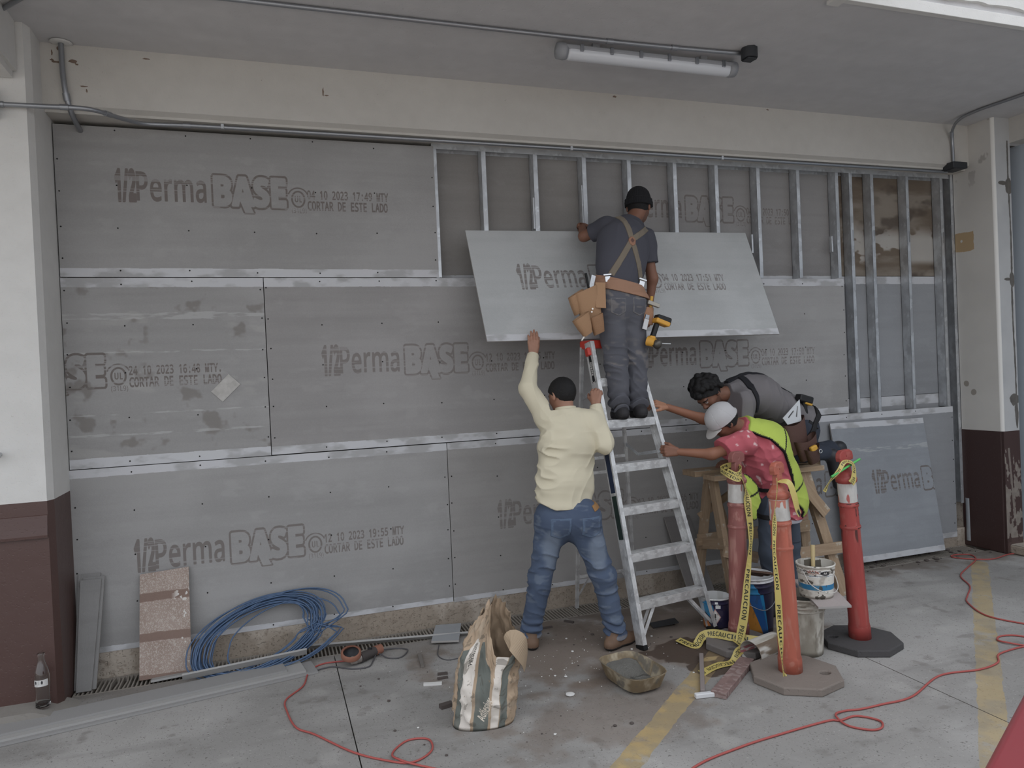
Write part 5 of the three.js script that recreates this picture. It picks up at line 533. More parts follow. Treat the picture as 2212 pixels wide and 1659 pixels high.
// ---- man in the cream shirt, back to us
{ const J = { depth: norm([0.2, 0, 0.98]), pel: [1.825, 0.86, 0.73], hipL: [1.735, 0.84, 0.71], hipR: [1.91, 0.84, 0.78], kneeL: [1.64, 0.47, 0.7], kneeR: [2.02, 0.455, 0.85], ankL: [1.573, 0.095, 0.645], ankR: [2.076, 0.085, 0.88], waist: [1.825, 1.06, 0.73], chest: [1.862, 1.34, 0.715], shL: [1.735, 1.5, 0.68], shR: [2.02, 1.465, 0.745], neck: [1.868, 1.535, 0.70], head: [1.862, 1.64, 0.655], elbL: [1.645, 1.70, 0.60], wrL: [1.732, 1.925, 0.485], elbR: [2.09, 1.315, 0.80], wrR: [2.085, 1.565, 0.705] };
  const t = thing('person', 'man in a cream long-sleeved shirt and blue jeans holding the board with one raised arm', 'person', [1.82, 0, 0.75]);
  const H = head({ c: J.head, f: [-0.28, -0.3, -0.9], u: [0, 1, -0.2], neck: J.neck, skin: SK }), hL = hand({ w: [1.737, 1.935, 0.482], f: [0.07, 1, -0.12], b: [-0.05, 0.15, 1], t: [1, 0, 0.2], curl: [0.12, 0.1, 0.12, 0.2], th: 0.35, tc: 0.2, c: SK }), hR = hand({ w: [2.088, 1.575, 0.70], f: [0.22, 0.93, -0.3], b: [-0.62, 0.15, 0.76], t: [-0.6, 0.3, -0.6], curl: [0.85, 0.9, 0.95, 1.0], th: 0.7, tc: 0.9, c: SK });
  W('body', bodyMesh(J, [H.skin], [hL, hR]), mSkin, t);
  const hs = (x, y, z) => { const l = H.toL(x, y, z); return Math.max(H.skull(x, y, z) - 0.013 + 0.004 * n3(x * 120, y * 120, z * 120), 0.78 * l[2] - 0.006 - l[1] + (Math.abs(l[0]) > 0.06 ? 0.012 : 0), -(l[1] + 0.088)); }; W('hair', nets(hs, H.lo, H.hi, 0.0055), mHair, t);
  const c1 = crease(norm([0.93, -0.38, 0]), norm([0.38, 0.93, 0]), 19, 0.2), c2 = crease(norm([0.3, 0.95, 0]), norm([0.95, -0.3, 0]), 15, 0.3), n = J.depth, T = uni([cap([1.812, 0.92, 0.735], J.waist, 0.2, 0.195, n, 0.64), cap(J.waist, J.chest, 0.195, 0.2, n, 0.64), cap(J.chest, [1.868, 1.47, 0.70], 0.19, 0.10, n, 0.66), cap(J.shL, J.shR, 0.07, 0.07), cap([1.868, 1.47, 0.70], add(J.neck, [0, 0.0, 0]), 0.09, 0.066)], 0.05);
  const S = uni([...limb([J.shL, J.elbL, J.wrL], [0.078, 0.061, 0.042]), ...limb([J.shR, J.elbR, J.wrR], [0.076, 0.064, 0.044])], 0.02), hem = (x) => 0.917 + 0.55 * (x - 1.79) * (x - 1.79) + (x < 1.7 ? (1.7 - x) * 0.45 : 0);
  const nkA = neckCut(J, [-0.05, 1, -0.15], 0.02, 0.13), sh = (x, y, z) => { let d = smin(T(x, y, z), S(x, y, z), 0.035); if (d < 0.06) { const tor = sm(0.03, 0, T(x, y, z)); d -= 0.017 * c1(x, y, z) * (0.35 + 0.65 * tor) * (1 - 0.5 * sm(1.3, 1.45, y)) + 0.009 * c2(x, y, z) - 0.008; } d = Math.max(d, hem(x) - y, nkA(x, y, z)); const w1 = sub([x, y, z], J.wrL), e1 = norm(sub(J.wrL, J.elbL)), w2 = sub([x, y, z], J.wrR), e2 = norm(sub(J.wrR, J.elbR)); if (dot(w1, w1) < 0.02) d = Math.max(d, dot(w1, e1) + 0.0); if (dot(w2, w2) < 0.02) d = Math.max(d, dot(w2, e2) + 0.0); return d; };
  const cream = L3(212, 203, 178); W('shirt', nets(sh, [1.5, 0.88, 0.35], [2.25, 1.99, 1.0], 0.0072, noisy(cream, 0.05, 5)), mCloth, t);
  const nd = norm([-0.05, 1, -0.18]), cp = add(J.neck, nd, 0.012); W('collar', ribbon([...Array(17)].map((_, i) => { const a = i / 16 * Math.PI * 2; return add(add(cp, [Math.cos(a) * 0.073, 0, 0]), norm([0, 0.18, 1]), Math.sin(a) * 0.068); }), [...Array(17)].map((_, i) => { const a = i / 16 * Math.PI * 2; return [Math.cos(a), 0.35, Math.sin(a)]; }), 0.042, 0.006, 60), mat(new THREE.Color(...cream), 0.92, 0, bump(weave, 0.0006, 9)), t);
  for (const [w, e, r] of [[J.wrL, J.elbL, 0.043], [J.wrR, J.elbR, 0.045]]) { const d = norm(sub(w, e)); W('cuff', rod(add(w, d, -0.05), add(w, d, 0.004), r, r * 0.93, 20), mat(new THREE.Color(...cream), 0.92, 0, bump(weave, 0.0006, 9)), t); }
  const k1 = crease(norm([1, -0.2, 0]), norm([0.2, 1, 0]), 22, 0.25), LG = uni([cap(J.pel, add(J.pel, [0.0, 0.1, 0]), 0.165, 0.165, n, 0.7), cap(add(J.hipL, [-0.005, 0.01, 0.03]), add(J.hipR, [0.005, 0.01, 0.03]), 0.115, 0.115)], 0.05), LL = uni(limb([J.hipL, J.kneeL, J.ankL], [0.112, 0.073, 0.066]), 0.03), LR = uni(limb([J.hipR, J.kneeR, J.ankR], [0.112, 0.075, 0.068]), 0.03);
  const jn = (x, y, z) => { let d = smin(smin(LL(x, y, z), LR(x, y, z), 0.015), LG(x, y, z), 0.06); if (d < 0.05) { d -= 0.009 * k1(x, y, z) * (0.35 + sm(0.75, 0.45, y) * (1 - sm(0.42, 0.3, y)) + sm(0.88, 0.7, y) * 0.4) - 0.004; if (y < 0.24) d -= 0.011 * sm(0.24, 0.1, y) * Math.sin(y * 120 + 9 * x + 4 * Math.sin(z * 20)); } return Math.max(d, 0.055 + (x > 1.8 ? 0.0 : 0.005) - y, y - 0.99); };
  const jc = (x, y, z) => { const leg = x < 1.8 ? [1.69, 0.65] : [1.97, 0.65], fade = (1 - sm(0.5, 1, Math.hypot((x - leg[0]) / 0.075, (y - leg[1]) / 0.17) + 0.5 * (n3(x * 14, y * 40, z * 14) - 0.5))), n_ = n3(x * 9, y * 30, z * 9); let q = mixc(L3(84, 96, 116), L3(64, 76, 98), n_); q = mixc(q, L3(132, 142, 154), fade * 0.5); q = mixc(q, L3(122, 132, 144), sm(0.58, 0.68, n3(x * 25, y * 70, z * 25)) * 0.35); return y < 0.085 ? mixc(q, L3(140, 132, 122), 0.4) : q; };
  W('jeans', nets(jn, [1.42, 0.03, 0.45], [2.24, 1.0, 1.08], 0.0075, jc), mCloth, t);
  for (const s of [-1, 1]) { const c = [1.83 + s * 0.095, 0.80, 0.88], R = polyXY([[c[0] - 0.065, 0.865], [c[0] + 0.065, 0.868], [c[0] + 0.06, 0.755], [c[0], 0.73], [c[0] - 0.06, 0.755]]); W('back_pocket', nets(both(off(jn, 0.0045), (x, y, z) => Math.max(R(x, y), 0.76 - z)), [c[0] - 0.09, 0.71, 0.74], [c[0] + 0.09, 0.885, 1.0], 0.005, (x, y, z) => { const e = R(x, y); return e > -0.006 || (Math.abs(e + 0.011) < 0.0022) ? L3(92, 108, 130) : jc(x, y, z); }), mCloth, t); }
  W('belt_patch', nets(both(off(jn, 0.006), boxR([1.985, 0.925, 0.86], [0.96, 0.25, 0], [-0.25, 0.96, 0], [0, 0, 1], 0.04, 0.018, 0.1)), [1.92, 0.88, 0.75], [2.05, 0.97, 1.0], 0.004, flatc(L3(150, 112, 70))), mLeather, t);
  boots([[[1.573, 0.1, 0.645], [1.562, 0, 0.70], [1.60, 0, 0.49], 0], [[2.076, 0.1, 0.88], [2.01, 0, 0.925], [2.22, 0, 0.84], 0]], 0.006, t, 'boot', L3(112, 88, 70));
}
// ---- man on the ladder
{ const J = { skin: SKD, depth: norm([0.12, 0, 0.99]), pel: [2.35, 2.29, 0.60], hipL: [2.272, 2.25, 0.605], hipR: [2.43, 2.25, 0.60], kneeL: [2.28, 1.86, 0.65], kneeR: [2.435, 1.855, 0.63], ankL: [2.287, 1.56, 0.655], ankR: [2.44, 1.55, 0.635], waist: [2.352, 2.43, 0.59], chest: [2.44, 2.68, 0.52], shL: [2.345, 2.82, 0.45], shR: [2.635, 2.735, 0.47], neck: [2.55, 2.86, 0.435], head: [2.645, 2.985, 0.395], elbL: [2.232, 2.785, 0.31], wrL: [2.30, 2.90, 0.13], elbR: [2.675, 2.45, 0.50], wrR: [2.655, 2.23, 0.46] };
  const t = thing('person', 'man in black beanie and dark grey T-shirt standing on the stepladder', 'person', [2.36, 1.463, 0.63]);
  const H = head({ c: J.head, f: [0.62, -0.28, -0.72], u: [0.1, 1, -0.1], neck: J.neck, skin: SKD, beard: 1 }), hL = hand({ w: [2.298, 2.905, 0.12], f: [0.5, 0.1, -0.85], b: [-0.2, 1, 0], t: [0.8, 0, 0.5], curl: 0.9, c: SKD }), hR = hand({ w: [2.655, 2.215, 0.462], f: [-0.18, -1, -0.05], b: [0.3, 0, 1], t: [-0.8, 0, 0.4], curl: [0.55, 0.6, 0.65, 0.7], c: SKD });
  W('body', bodyMesh(J, [H.skin], [hL, hR]), mSkin, t);
  const hairF = (x, y, z) => { const l = H.toL(x, y, z); return Math.max(H.skull(x, y, z) - 0.008, 0.8 * l[2] - 0.02 - l[1], -(l[1] + 0.075)); }; W('hair', nets(hairF, H.lo, H.hi, 0.006), mHair, t);
  const bn = (x, y, z) => { const l = H.toL(x, y, z), tip = ell(H.P(0, 0.085, -0.03), H.r, H.u, H.f, 0.074, 0.06, 0.08)(x, y, z), line = l[1] - 0.008 - 0.25 * l[2]; let d = smin(H.skull(x, y, z) - 0.017, tip, 0.03); d -= 0.0016 * Math.sin(Math.atan2(l[0], l[2]) * 46); if (line < 0.052 && line > 0) d -= 0.009 - 0.0015 * Math.abs(Math.sin(line * 120)); return Math.max(d, -line); }; W('beanie', nets(bn, H.lo, H.hi, 0.005), mat(new THREE.Color(...L3(22, 22, 25)), 0.95, 0, bump(weave, 0.001, 9)), t);
  const n = J.depth, T = uni([cap(J.waist, lerp3(J.waist, J.chest, 0.5), 0.165, 0.18, n, 0.68), cap(lerp3(J.waist, J.chest, 0.5), J.chest, 0.18, 0.195, n, 0.68), cap(J.chest, lerp3(J.chest, J.neck, 0.72), 0.19, 0.11, n, 0.7), cap(J.shL, J.shR, 0.07, 0.07), cap(lerp3(J.chest, J.neck, 0.7), J.neck, 0.09, 0.066)], 0.05), S = uni([cap(J.shL, lerp3(J.shL, J.elbL, 0.72), 0.076, 0.066), cap(J.shR, lerp3(J.shR, J.elbR, 0.72), 0.078, 0.068)], 0.02), cr = crease(norm([0.6, 0.8, 0]), norm([0.8, -0.6, 0]), 19, 0.22), eL = norm(sub(J.elbL, J.shL)), eR = norm(sub(J.elbR, J.shR)), pL = lerp3(J.shL, J.elbL, 0.66), pR = lerp3(J.shR, J.elbR, 0.62), nkB = neckCut(J, [0.3, 1, -0.2], 0.022);
  const sh = (x, y, z) => { let d = smin(T(x, y, z), S(x, y, z), 0.04); if (d < 0.05) d -= 0.011 * cr(x, y, z) * (0.3 + 0.7 * sm(2.42, 2.6, x)) - 0.003; const a = sub([x, y, z], pL), b = sub([x, y, z], pR); if (dot(a, a) < 0.02) d = Math.max(d, dot(a, eL)); if (dot(b, b) < 0.02) d = Math.max(d, dot(b, eR)); return Math.max(d, 2.34 - y, nkB(x, y, z)); };
  W('t_shirt', nets(sh, [2.05, 2.3, 0.15], [2.86, 2.96, 0.78], 0.0075, noisy(L3(74, 74, 82), 0.08, 6)), mCloth, t);
  const k1 = crease(norm([1, -0.45, 0]), norm([0.45, 1, 0]), 22, 0.28), LG = uni([cap(add(J.pel, [-0.006, -0.01, 0]), add(J.waist, [0, -0.02, 0]), 0.18, 0.164, n, 0.72), cap(add(J.hipL, [0.005, 0.0, 0.03]), add(J.hipR, [-0.005, 0.0, 0.03]), 0.105, 0.105)], 0.05), LL = uni(limb([J.hipL, J.kneeL, J.ankL], [0.112, 0.08, 0.073]), 0.03), LR = uni(limb([J.hipR, J.kneeR, J.ankR], [0.112, 0.08, 0.073]), 0.03);
  const tr = (x, y, z) => { let d = smin(smin(LL(x, y, z), LR(x, y, z), 0.008), LG(x, y, z), 0.05); if (d < 0.05) { d -= 0.011 * k1(x, y, z) * (0.45 + 0.55 * (1 - sm(0.02, 0.2, Math.abs(y - 1.84)))) - 0.004; if (y < 1.7) d -= 0.014 * sm(1.7, 1.56, y) * Math.sin(y * 95 + 8 * x + 5 * Math.sin(z * 22)) - 0.006 * sm(1.7, 1.56, y); } return Math.max(d, 1.51 - y, y - 2.40); };
  const tc = (x, y, z) => { const a = n3(x * 10, y * 22, z * 10), s = sm(0.56, 0.66, n3(x * 26, y * 50, z * 26)); return mixc(mixc(L3(98, 98, 104), L3(76, 77, 84), a), L3(146, 138, 130), s * 0.4 * (sm(2.05, 2.3, y) + (1 - sm(0.05, 0.2, Math.abs(y - 1.86))))); };
  W('trousers', nets(tr, [2.08, 1.49, 0.42], [2.62, 2.42, 0.8], 0.0075, tc), mCloth, t);
  for (const s of [-1, 1]) { const c = [2.352 + s * 0.082, 2.235], R = polyXY([[c[0] - 0.055, 2.29], [c[0] + 0.055, 2.285], [c[0] + 0.052, 2.19], [c[0], 2.165], [c[0] - 0.052, 2.19]]); W('back_pocket', nets(both(off(tr, 0.0045), (x, y, z) => Math.max(R(x, y), 0.62 - z)), [c[0] - 0.08, 2.14, 0.6], [c[0] + 0.08, 2.31, 0.82], 0.005, (x, y, z) => R(x, y) > -0.006 ? L3(120, 118, 118) : tc(x, y, z)), mCloth, t); }
  const all = (x, y, z) => smin(sh(x, y, z), tr(x, y, z), 0.02), bp = [2.30, 2.39, 0.6], bnrm = norm([0.22, 0.96, 0.12]); W('tool_belt', nets(both(off(all, 0.014), slab(bp, bnrm, 0.043)), [2.1, 2.2, 0.36], [2.62, 2.52, 0.82], 0.0065, noisy(L3(160, 122, 98), 0.14, 18)), mLeather, t);
  const st = (a, b, w, z0) => { const d = norm(sub(b, a)), pn = norm([-d[1], d[0], 0]), L = Math.hypot(...sub(b, a)), m = lerp3(a, b, 0.5); return nets(both(off(all, 0.007), slab(m, pn, w), slab(m, d, L / 2), (x, y, z) => z0 - z), add([Math.min(a[0], b[0]) - 0.06, Math.min(a[1], b[1]) - 0.04, z0 - 0.03], [0, 0, 0]), [Math.max(a[0], b[0]) + 0.06, Math.max(a[1], b[1]) + 0.04, 0.82], 0.0055, noisy(L3(122, 112, 98), 0.1, 30)); };
  W('suspenders', [st([2.40, 2.885, 0], [2.432, 2.69, 0], 0.021, 0.44), st([2.432, 2.69, 0], [2.50, 2.41, 0], 0.021, 0.5), st([2.615, 2.80, 0], [2.42, 2.69, 0], 0.021, 0.42), st([2.435, 2.70, 0], [2.25, 2.45, 0], 0.021, 0.5)], mCloth, t);
  W('suspender_patch', nets(both(off(all, 0.012), (x, y, z) => Math.max(Math.hypot(x - 2.43, (y - 2.685) * 0.85) - 0.028, 0.5 - z)), [2.38, 2.63, 0.48], [2.48, 2.74, 0.82], 0.005, (x, y, z) => Math.hypot(x - 2.43, y - 2.69) < 0.014 ? L3(96, 66, 58) : L3(150, 110, 88)), mLeather, t);
  for (const [x, y, r] of [[2.222, 2.435, 0.1], [2.497, 2.405, -0.3]]) { let z = 0.85; while (z > 0.5 && all(x, y, z) > 0.014) z -= 0.002; const g = [box(0.04, 0.038, 0.006, 0, -0.014, 0, 0.002), box(0.06, 0.012, 0.008, 0, 0.016, 0.002, 0.003)]; const G = merge(g); G.rotateZ(r); G.translate(x, y, z + 0.004); W('clip', G, mat(new THREE.Color(...L3(225, 226, 228)), 0.25, 0.8), t); }
  boots([[[2.287, 1.56, 0.655], [2.285, 0, 0.715], [2.32, 0, 0.52], 1.463], [[2.44, 1.555, 0.635], [2.435, 0, 0.70], [2.48, 0, 0.50], 1.463]], 0.006, t, 'boot', L3(40, 38, 40));
  // leather pouches on the belt
  const pouch = (P, tp, n, c) => { const f = norm(n), up = norm(sub([0, 1, 0].map((k, i) => k + (tp?.[i] || 0)), f.map((k) => k * ((tp?.[1] || 0) * f[1] + f[1])))); return P; };
  const pk = (name, c, x, y, w, h, d, taper, colr, lean) => { const X = norm(x), Y = norm(y), Z = crs(X, Y), rings = []; for (const [v, s] of [[0, 0.15], [0, taper], [0.5, taper * 0.5 + 0.55], [1, 1.02], [1.0, 0.94], [0.15, taper * 0.9]]) rings.push(sq(w / 2 * s, d / 2 * (s + 0.1), 0, 3, 32).map((p) => add(add(add(c, X, p[0] + (lean || 0) * v * h), Y, v * h), Z, p[2]))); const g = loft(rings); W(name, g, mat(new THREE.Color(...L3(...colr)), 0.75, 0, { side: THREE.DoubleSide, ...bump(roughBump, 0.002, 4) }), t); };
  const tan = [164, 128, 96], tan2 = [148, 112, 82]; pk('pouch', [2.10, 2.125, 0.685], [0.92, 0.38, 0.1], [-0.2, 1, -0.02], 0.17, 0.23, 0.08, 0.8, tan); pk('pouch', [2.03, 2.045, 0.75], [0.85, 0.52, 0.05], [-0.38, 0.92, 0], 0.125, 0.13, 0.075, 0.55, tan); pk('pouch', [2.115, 2.05, 0.745], [0.92, 0.38, 0.1], [-0.18, 1, 0], 0.1, 0.12, 0.06, 0.75, tan2); pk('pouch', [2.02, 2.2, 0.66], [0.86, 0.5, 0], [-0.2, 0.95, 0], 0.12, 0.13, 0.07, 0.75, tan);
  W('pouch_flap', bar([2.155, 2.395, 0.71], [2.14, 2.22, 0.735], 0.07, 0.006, [1, 0.2, 0.1], 0.002), mat(new THREE.Color(...L3(...tan)), 0.75), t);
  pk('tool_holster', [2.51, 2.105, 0.68], [1, -0.1, 0.1], [0.03, 1, 0], 0.095, 0.12, 0.06, 0.9, [162, 122, 94]); W('holster_strap', bar([2.475, 2.36, 0.66], [2.50, 2.21, 0.7], 0.035, 0.006, [1, 0.1, 0], 0.002), mat(new THREE.Color(...L3(172, 124, 94)), 0.75), t); W('rivet', [[2.075, 2.215, 0.735], [2.068, 2.195, 0.735]].map((p) => rod(p, add(p, [0, 0, 0.008]), 0.006)), mat(new THREE.Color(...L3(236, 230, 220)), 0.3, 0.6), t);
}
{ // tools hanging from the belt
  const t = thing('cordless_drill', 'yellow and black cordless drill hanging upside down from the tool belt', 'drill', [2.54, 1.97, 0.735]), y = mat(new THREE.Color(...L3(214, 158, 62)), 0.5), k = mat(0x161616, 0.55), Q = (x, yy, z = 0) => [x, yy, z];
  M('battery', bar(Q(0.01, 0.175), Q(0.115, 0.14), 0.06, 0.07, [0.3, 1, 0], 0.012), k, t); M('battery_foot', bar(Q(0.0, 0.165), Q(0.105, 0.125), 0.035, 0.074, [0.3, 1, 0], 0.01), y, t); M('grip', bar(Q(0.02, 0.14), Q(-0.02, 0.045), 0.034, 0.038, [1, 0, 0], 0.012), k, t); M('motor_housing', [rod(Q(-0.06, 0.02, 0.0), Q(-0.025, 0.005, 0.04), 0.033, 0.03, 20), bar(Q(-0.025, 0.055), Q(-0.035, 0.0), 0.045, 0.05, [1, 0, 0], 0.012)], y, t); M('chuck', lathe([[0, -0.03], [0.032, -0.03], [0.031, 0], [0.018, 0.022], [0, 0.024]], 20).rotateX(0.9).rotateY(0.5).translate(-0.01, 0, 0.055), mat(new THREE.Color(...L3(96, 92, 86)), 0.4, 0.6), t); M('bit', rod(Q(0.0, -0.002, 0.065), Q(0.072, -0.008, 0.08), 0.0045), mGalv, t);
  const h = thing('hammer', 'hammer with a flat steel head standing in the tool holster', 'hammer', [2.535, 2.24, 0.715]); M('head', bar([-0.03, 0.02, 0], [0.055, -0.012, 0.01], 0.028, 0.026, [0.3, 1, 0], 0.004), mat(new THREE.Color(...L3(158, 152, 142)), 0.4, 0.5), h); M('handle', bar([0.005, 0.06, 0], [-0.005, -0.05, -0.02], 0.02, 0.014, [1, 0, 0], 0.005), mat(new THREE.Color(...L3(206, 160, 70)), 0.6), h);
  const s = thing('utility_knife', 'pale knife sheathed in the front of the tool holster', 'knife', [2.47, 2.07, 0.735]); M('blade', bar([-0.01, 0, 0], [0.012, 0.07, 0], 0.034, 0.008, [1, 0, 0], 0.002), mat(new THREE.Color(...L3(206, 206, 206)), 0.4), s); M('handle', bar([0.012, 0.07, 0], [0.02, 0.1, 0], 0.03, 0.012, [1, 0, 0], 0.003), mPipe, s);
}
single('marker_pen', [rod([2.072, 2.36, 0.70], [2.064, 2.46, 0.68], 0.0085)], mBlack, 'black marker clipped at the top of the tan tool pouch', 'pen');
single('pencil', [rod([1.975, 2.005, 0.765], [2.02, 2.05, 0.745], 0.005)], mat(new THREE.Color(...L3(226, 220, 210)), 0.5), 'pale pencil poking out of the bottom of the tan tool pouch', 'pencil');
single('steel_ruler', [bar([2.09, 2.36, 0.70], [2.118, 2.445, 0.69], 0.03, 0.003, [1, 0, 0])], mGalv, 'thin steel rule standing in the top of the tan tool pouch', 'ruler');
// ---- man in the high-visibility vest, leaning to hold the ladder
const Jc = { depth: norm([0.75, 0.15, -0.55]), pel: [3.47, 0.82, 0.76], hipL: [3.37, 0.78, 0.85], hipR: [3.565, 0.78, 0.68], kneeL: [3.33, 0.46, 0.86], kneeR: [3.64, 0.43, 0.66], ankL: [3.38, 0.1, 0.84], ankR: [3.66, 0.1, 0.64], waist: [3.425, 0.95, 0.77], chest: [3.325, 1.18, 0.78], shL: [3.10, 1.255, 0.90], shR: [3.28, 1.315, 0.62], neck: [3.16, 1.355, 0.78], head: [3.025, 1.405, 0.79], elbL: [2.865, 1.195, 0.87], wrL: [2.685, 1.213, 0.735], elbR: [2.99, 1.42, 0.58], wrR: [2.705, 1.52, 0.57] };
{ const J = Jc, t = thing('person', 'man in a grey cap, pink T-shirt and lime safety vest leaning to steady the ladder', 'person', [3.45, 0, 0.77]);
  const H = head({ c: J.head, f: [-0.66, -0.69, -0.3], u: [-0.66, 0.74, 0.05], neck: J.neck, skin: SKD }), hL = hand({ w: [2.682, 1.214, 0.735], f: [-1, 0.12, -0.25], b: [-0.2, 0.15, 1], t: [0, 1, -0.1], curl: [1.15, 1.2, 1.2, 1.25], th: 0.6, tc: 0.9, c: SKD }), hR = hand({ w: [2.70, 1.522, 0.57], f: [-0.9, 0.3, 0.05], b: [0.25, 0.8, 0.6], t: [0, -0.6, 0.8], curl: [0.55, 0.6, 0.6, 0.65], th: 0.5, c: L3(172, 126, 100) });
  const skc = (g, a) => g; W('body', bodyMesh({ ...J, skin: L3(144, 98, 76) }, [H.skin], [hL, hR]), mSkin, t);
  W('hair', nets((x, y, z) => { const l = H.toL(x, y, z); return Math.max(H.skull(x, y, z) - 0.017 + 0.004 * n3(x * 90, y * 90, z * 90), 0.72 * l[2] - 0.028 - l[1] + (l[2] > 0.01 ? 0.02 : 0), -(l[1] + 0.085)); }, H.lo, H.hi, 0.0055), mHair, t);
  const hole = ell(H.P(0, 0.045, -0.12), H.r, H.u, H.f, 0.038, 0.028, 0.06), strap2 = (l) => l[1] - 0.012; const capF = (x, y, z) => { const l = H.toL(x, y, z), line = l[1] - 0.016 - 0.12 * l[2]; let d = smin(H.skull(x, y, z) - 0.02, ell(H.P(0, 0.062, 0.0), H.r, H.u, H.f, 0.088, 0.075, 0.1)(x, y, z), 0.03); d += 0.0012 * (Math.abs(Math.sin(Math.atan2(l[0], l[2]) * 3)) < 0.06 ? 1 : 0); d = Math.max(d, -(hole(x, y, z))); return Math.max(d, -line); };
  W('cap_crown', nets(capF, H.lo, H.hi, 0.005, noisy(L3(186, 184, 184), 0.06, 20)), mCloth, t);
  const vis = (x, y, z) => { const l = H.toL(x, y, z), sag = 0.02 - 1.9 * l[0] * l[0] - 0.35 * Math.max(0, l[2] - 0.09); return Math.max(Math.abs(l[1] - sag) - 0.0035, Math.hypot(l[0] / 0.078, (l[2] - 0.07) / 0.095) - 1 > 0 ? (Math.hypot(l[0] / 0.078, (l[2] - 0.07) / 0.095) - 1) * 0.07 : (Math.hypot(l[0] / 0.078, (l[2] - 0.07) / 0.095) - 1) * 0.07, 0.05 - l[2]); }; W('cap_visor', nets(vis, H.lo, add(H.hi, [0.05, 0.05, 0.05]).map((k, i) => k), 0.0042, noisy(L3(192, 188, 184), 0.06, 20)), mCloth, t);
  const n = norm([0.8, 0.42, 0.4]), fw = norm([-0.86, 0.28, 0.05]), T = uni([cap([3.50, 0.76, 0.765], J.waist, 0.19, 0.18, fw, 0.8), cap(J.waist, J.chest, 0.18, 0.195, fw, 0.78), cap(J.chest, lerp3(J.chest, J.neck, 0.68), 0.19, 0.105, fw, 0.78), cap(J.shL, J.shR, 0.075, 0.075), cap(lerp3(J.chest, J.neck, 0.66), J.neck, 0.095, 0.066)], 0.05), pL = lerp3(J.shL, J.elbL, 0.66), pR = lerp3(J.shR, J.elbR, 0.5), eL = norm([-0.86, -0.5, 0]), eR = norm(sub(J.elbR, J.shR)), S = uni([cap(J.shL, lerp3(J.shL, J.elbL, 0.72), 0.085, 0.082), cap(J.shR, lerp3(J.shR, J.elbR, 0.55), 0.078, 0.072)], 0.02), c1 = crease(norm([0.8, -0.6, 0]), norm([0.6, 0.8, 0]), 17, 0.2), c2 = crease(norm([1, 0.15, 0]), norm([-0.15, 1, 0]), 22, 0.25);
  const nkC = neckCut(J, [-0.75, 0.65, 0], 0.015, 0.13), sh = (x, y, z) => { let d = smin(T(x, y, z), S(x, y, z), 0.04); if (d < 0.05) d -= 0.015 * c1(x, y, z) + 0.007 * c2(x, y, z) - 0.006; const a = sub([x, y, z], pL), b = sub([x, y, z], pR); if (dot(a, a) < 0.025) d = Math.max(d, dot(a, eL)); if (dot(b, b) < 0.02) d = Math.max(d, dot(b, eR)); return Math.max(d, 0.685 + (3.45 - x) * 0.06 - y, nkC(x, y, z)); };
  const pink = (x, y, z) => { const s = sm(0.665, 0.69, n3(x * 45, y * 45, z * 45)) * sm(0.5, 0.56, n3(x * 8, y * 8, z * 8)), n_ = n3(x * 7, y * 7, z * 7); return mixc(mixc(L3(192, 100, 108), L3(176, 84, 94), n_), L3(226, 196, 194), s * 0.9); };
  W('t_shirt', nets(sh, [2.85, 0.64, 0.45], [3.72, 1.45, 1.08], 0.0078, pink), mCloth, t);
  W('undershirt', nets(both(off(uni([cap([3.50, 0.74, 0.765], J.waist, 0.178, 0.17, fw, 0.82)], 0.05), 0), above(0.655), (x, y, z) => y - 0.74 - (x - 3.5) * 0.1), [3.2, 0.63, 0.5], [3.75, 0.8, 1.02], 0.008, flatc(L3(206, 206, 214))), mCloth, t);
  const sideHole = polyXY([[2.98, 1.30], [3.08, 1.335], [3.17, 1.325], [3.28, 1.27], [3.36, 1.17], [3.42, 1.06], [3.44, 0.93], [3.40, 0.905], [3.19, 0.935], [3.12, 1.02], [3.02, 1.12]]), lower = polyXY([[3.17, 0.94], [3.43, 0.905], [3.44, 0.84], [3.53, 0.74], [3.5, 0.5], [3.2, 0.5], [3.15, 0.79], [3.21, 0.84]]), keepV = polyXY([[3.05, 1.40], [3.12, 1.47], [3.25, 1.5], [3.7, 1.2], [3.8, 0.9], [3.62, 0.70], [3.545, 0.69], [3.47, 0.78], [3.25, 0.78], [3.17, 0.72], [3.02, 0.74], [2.95, 0.95], [2.95, 1.15], [3.0, 1.3]]);
  const vreg = (x, y, z) => Math.max(z > 0.74 ? Math.max(-sideHole(x, y), -lower(x, y)) : -1, keepV(x, y)), vs = off(uni([cap([3.49, 0.80, 0.765], J.waist, 0.2, 0.19, fw, 0.82), cap(J.waist, J.chest, 0.19, 0.205, fw, 0.8), cap(J.chest, lerp3(J.chest, J.neck, 0.7), 0.2, 0.115, fw, 0.8), cap(lerp3(J.shL, J.shR, 0.16), lerp3(J.shL, J.shR, 0.84), 0.08, 0.08), cap([3.17, 0.98, 0.9], [3.11, 0.8, 0.92], 0.085, 0.09, [0.3, 0, 0.95], 0.5)], 0.05), 0.014);
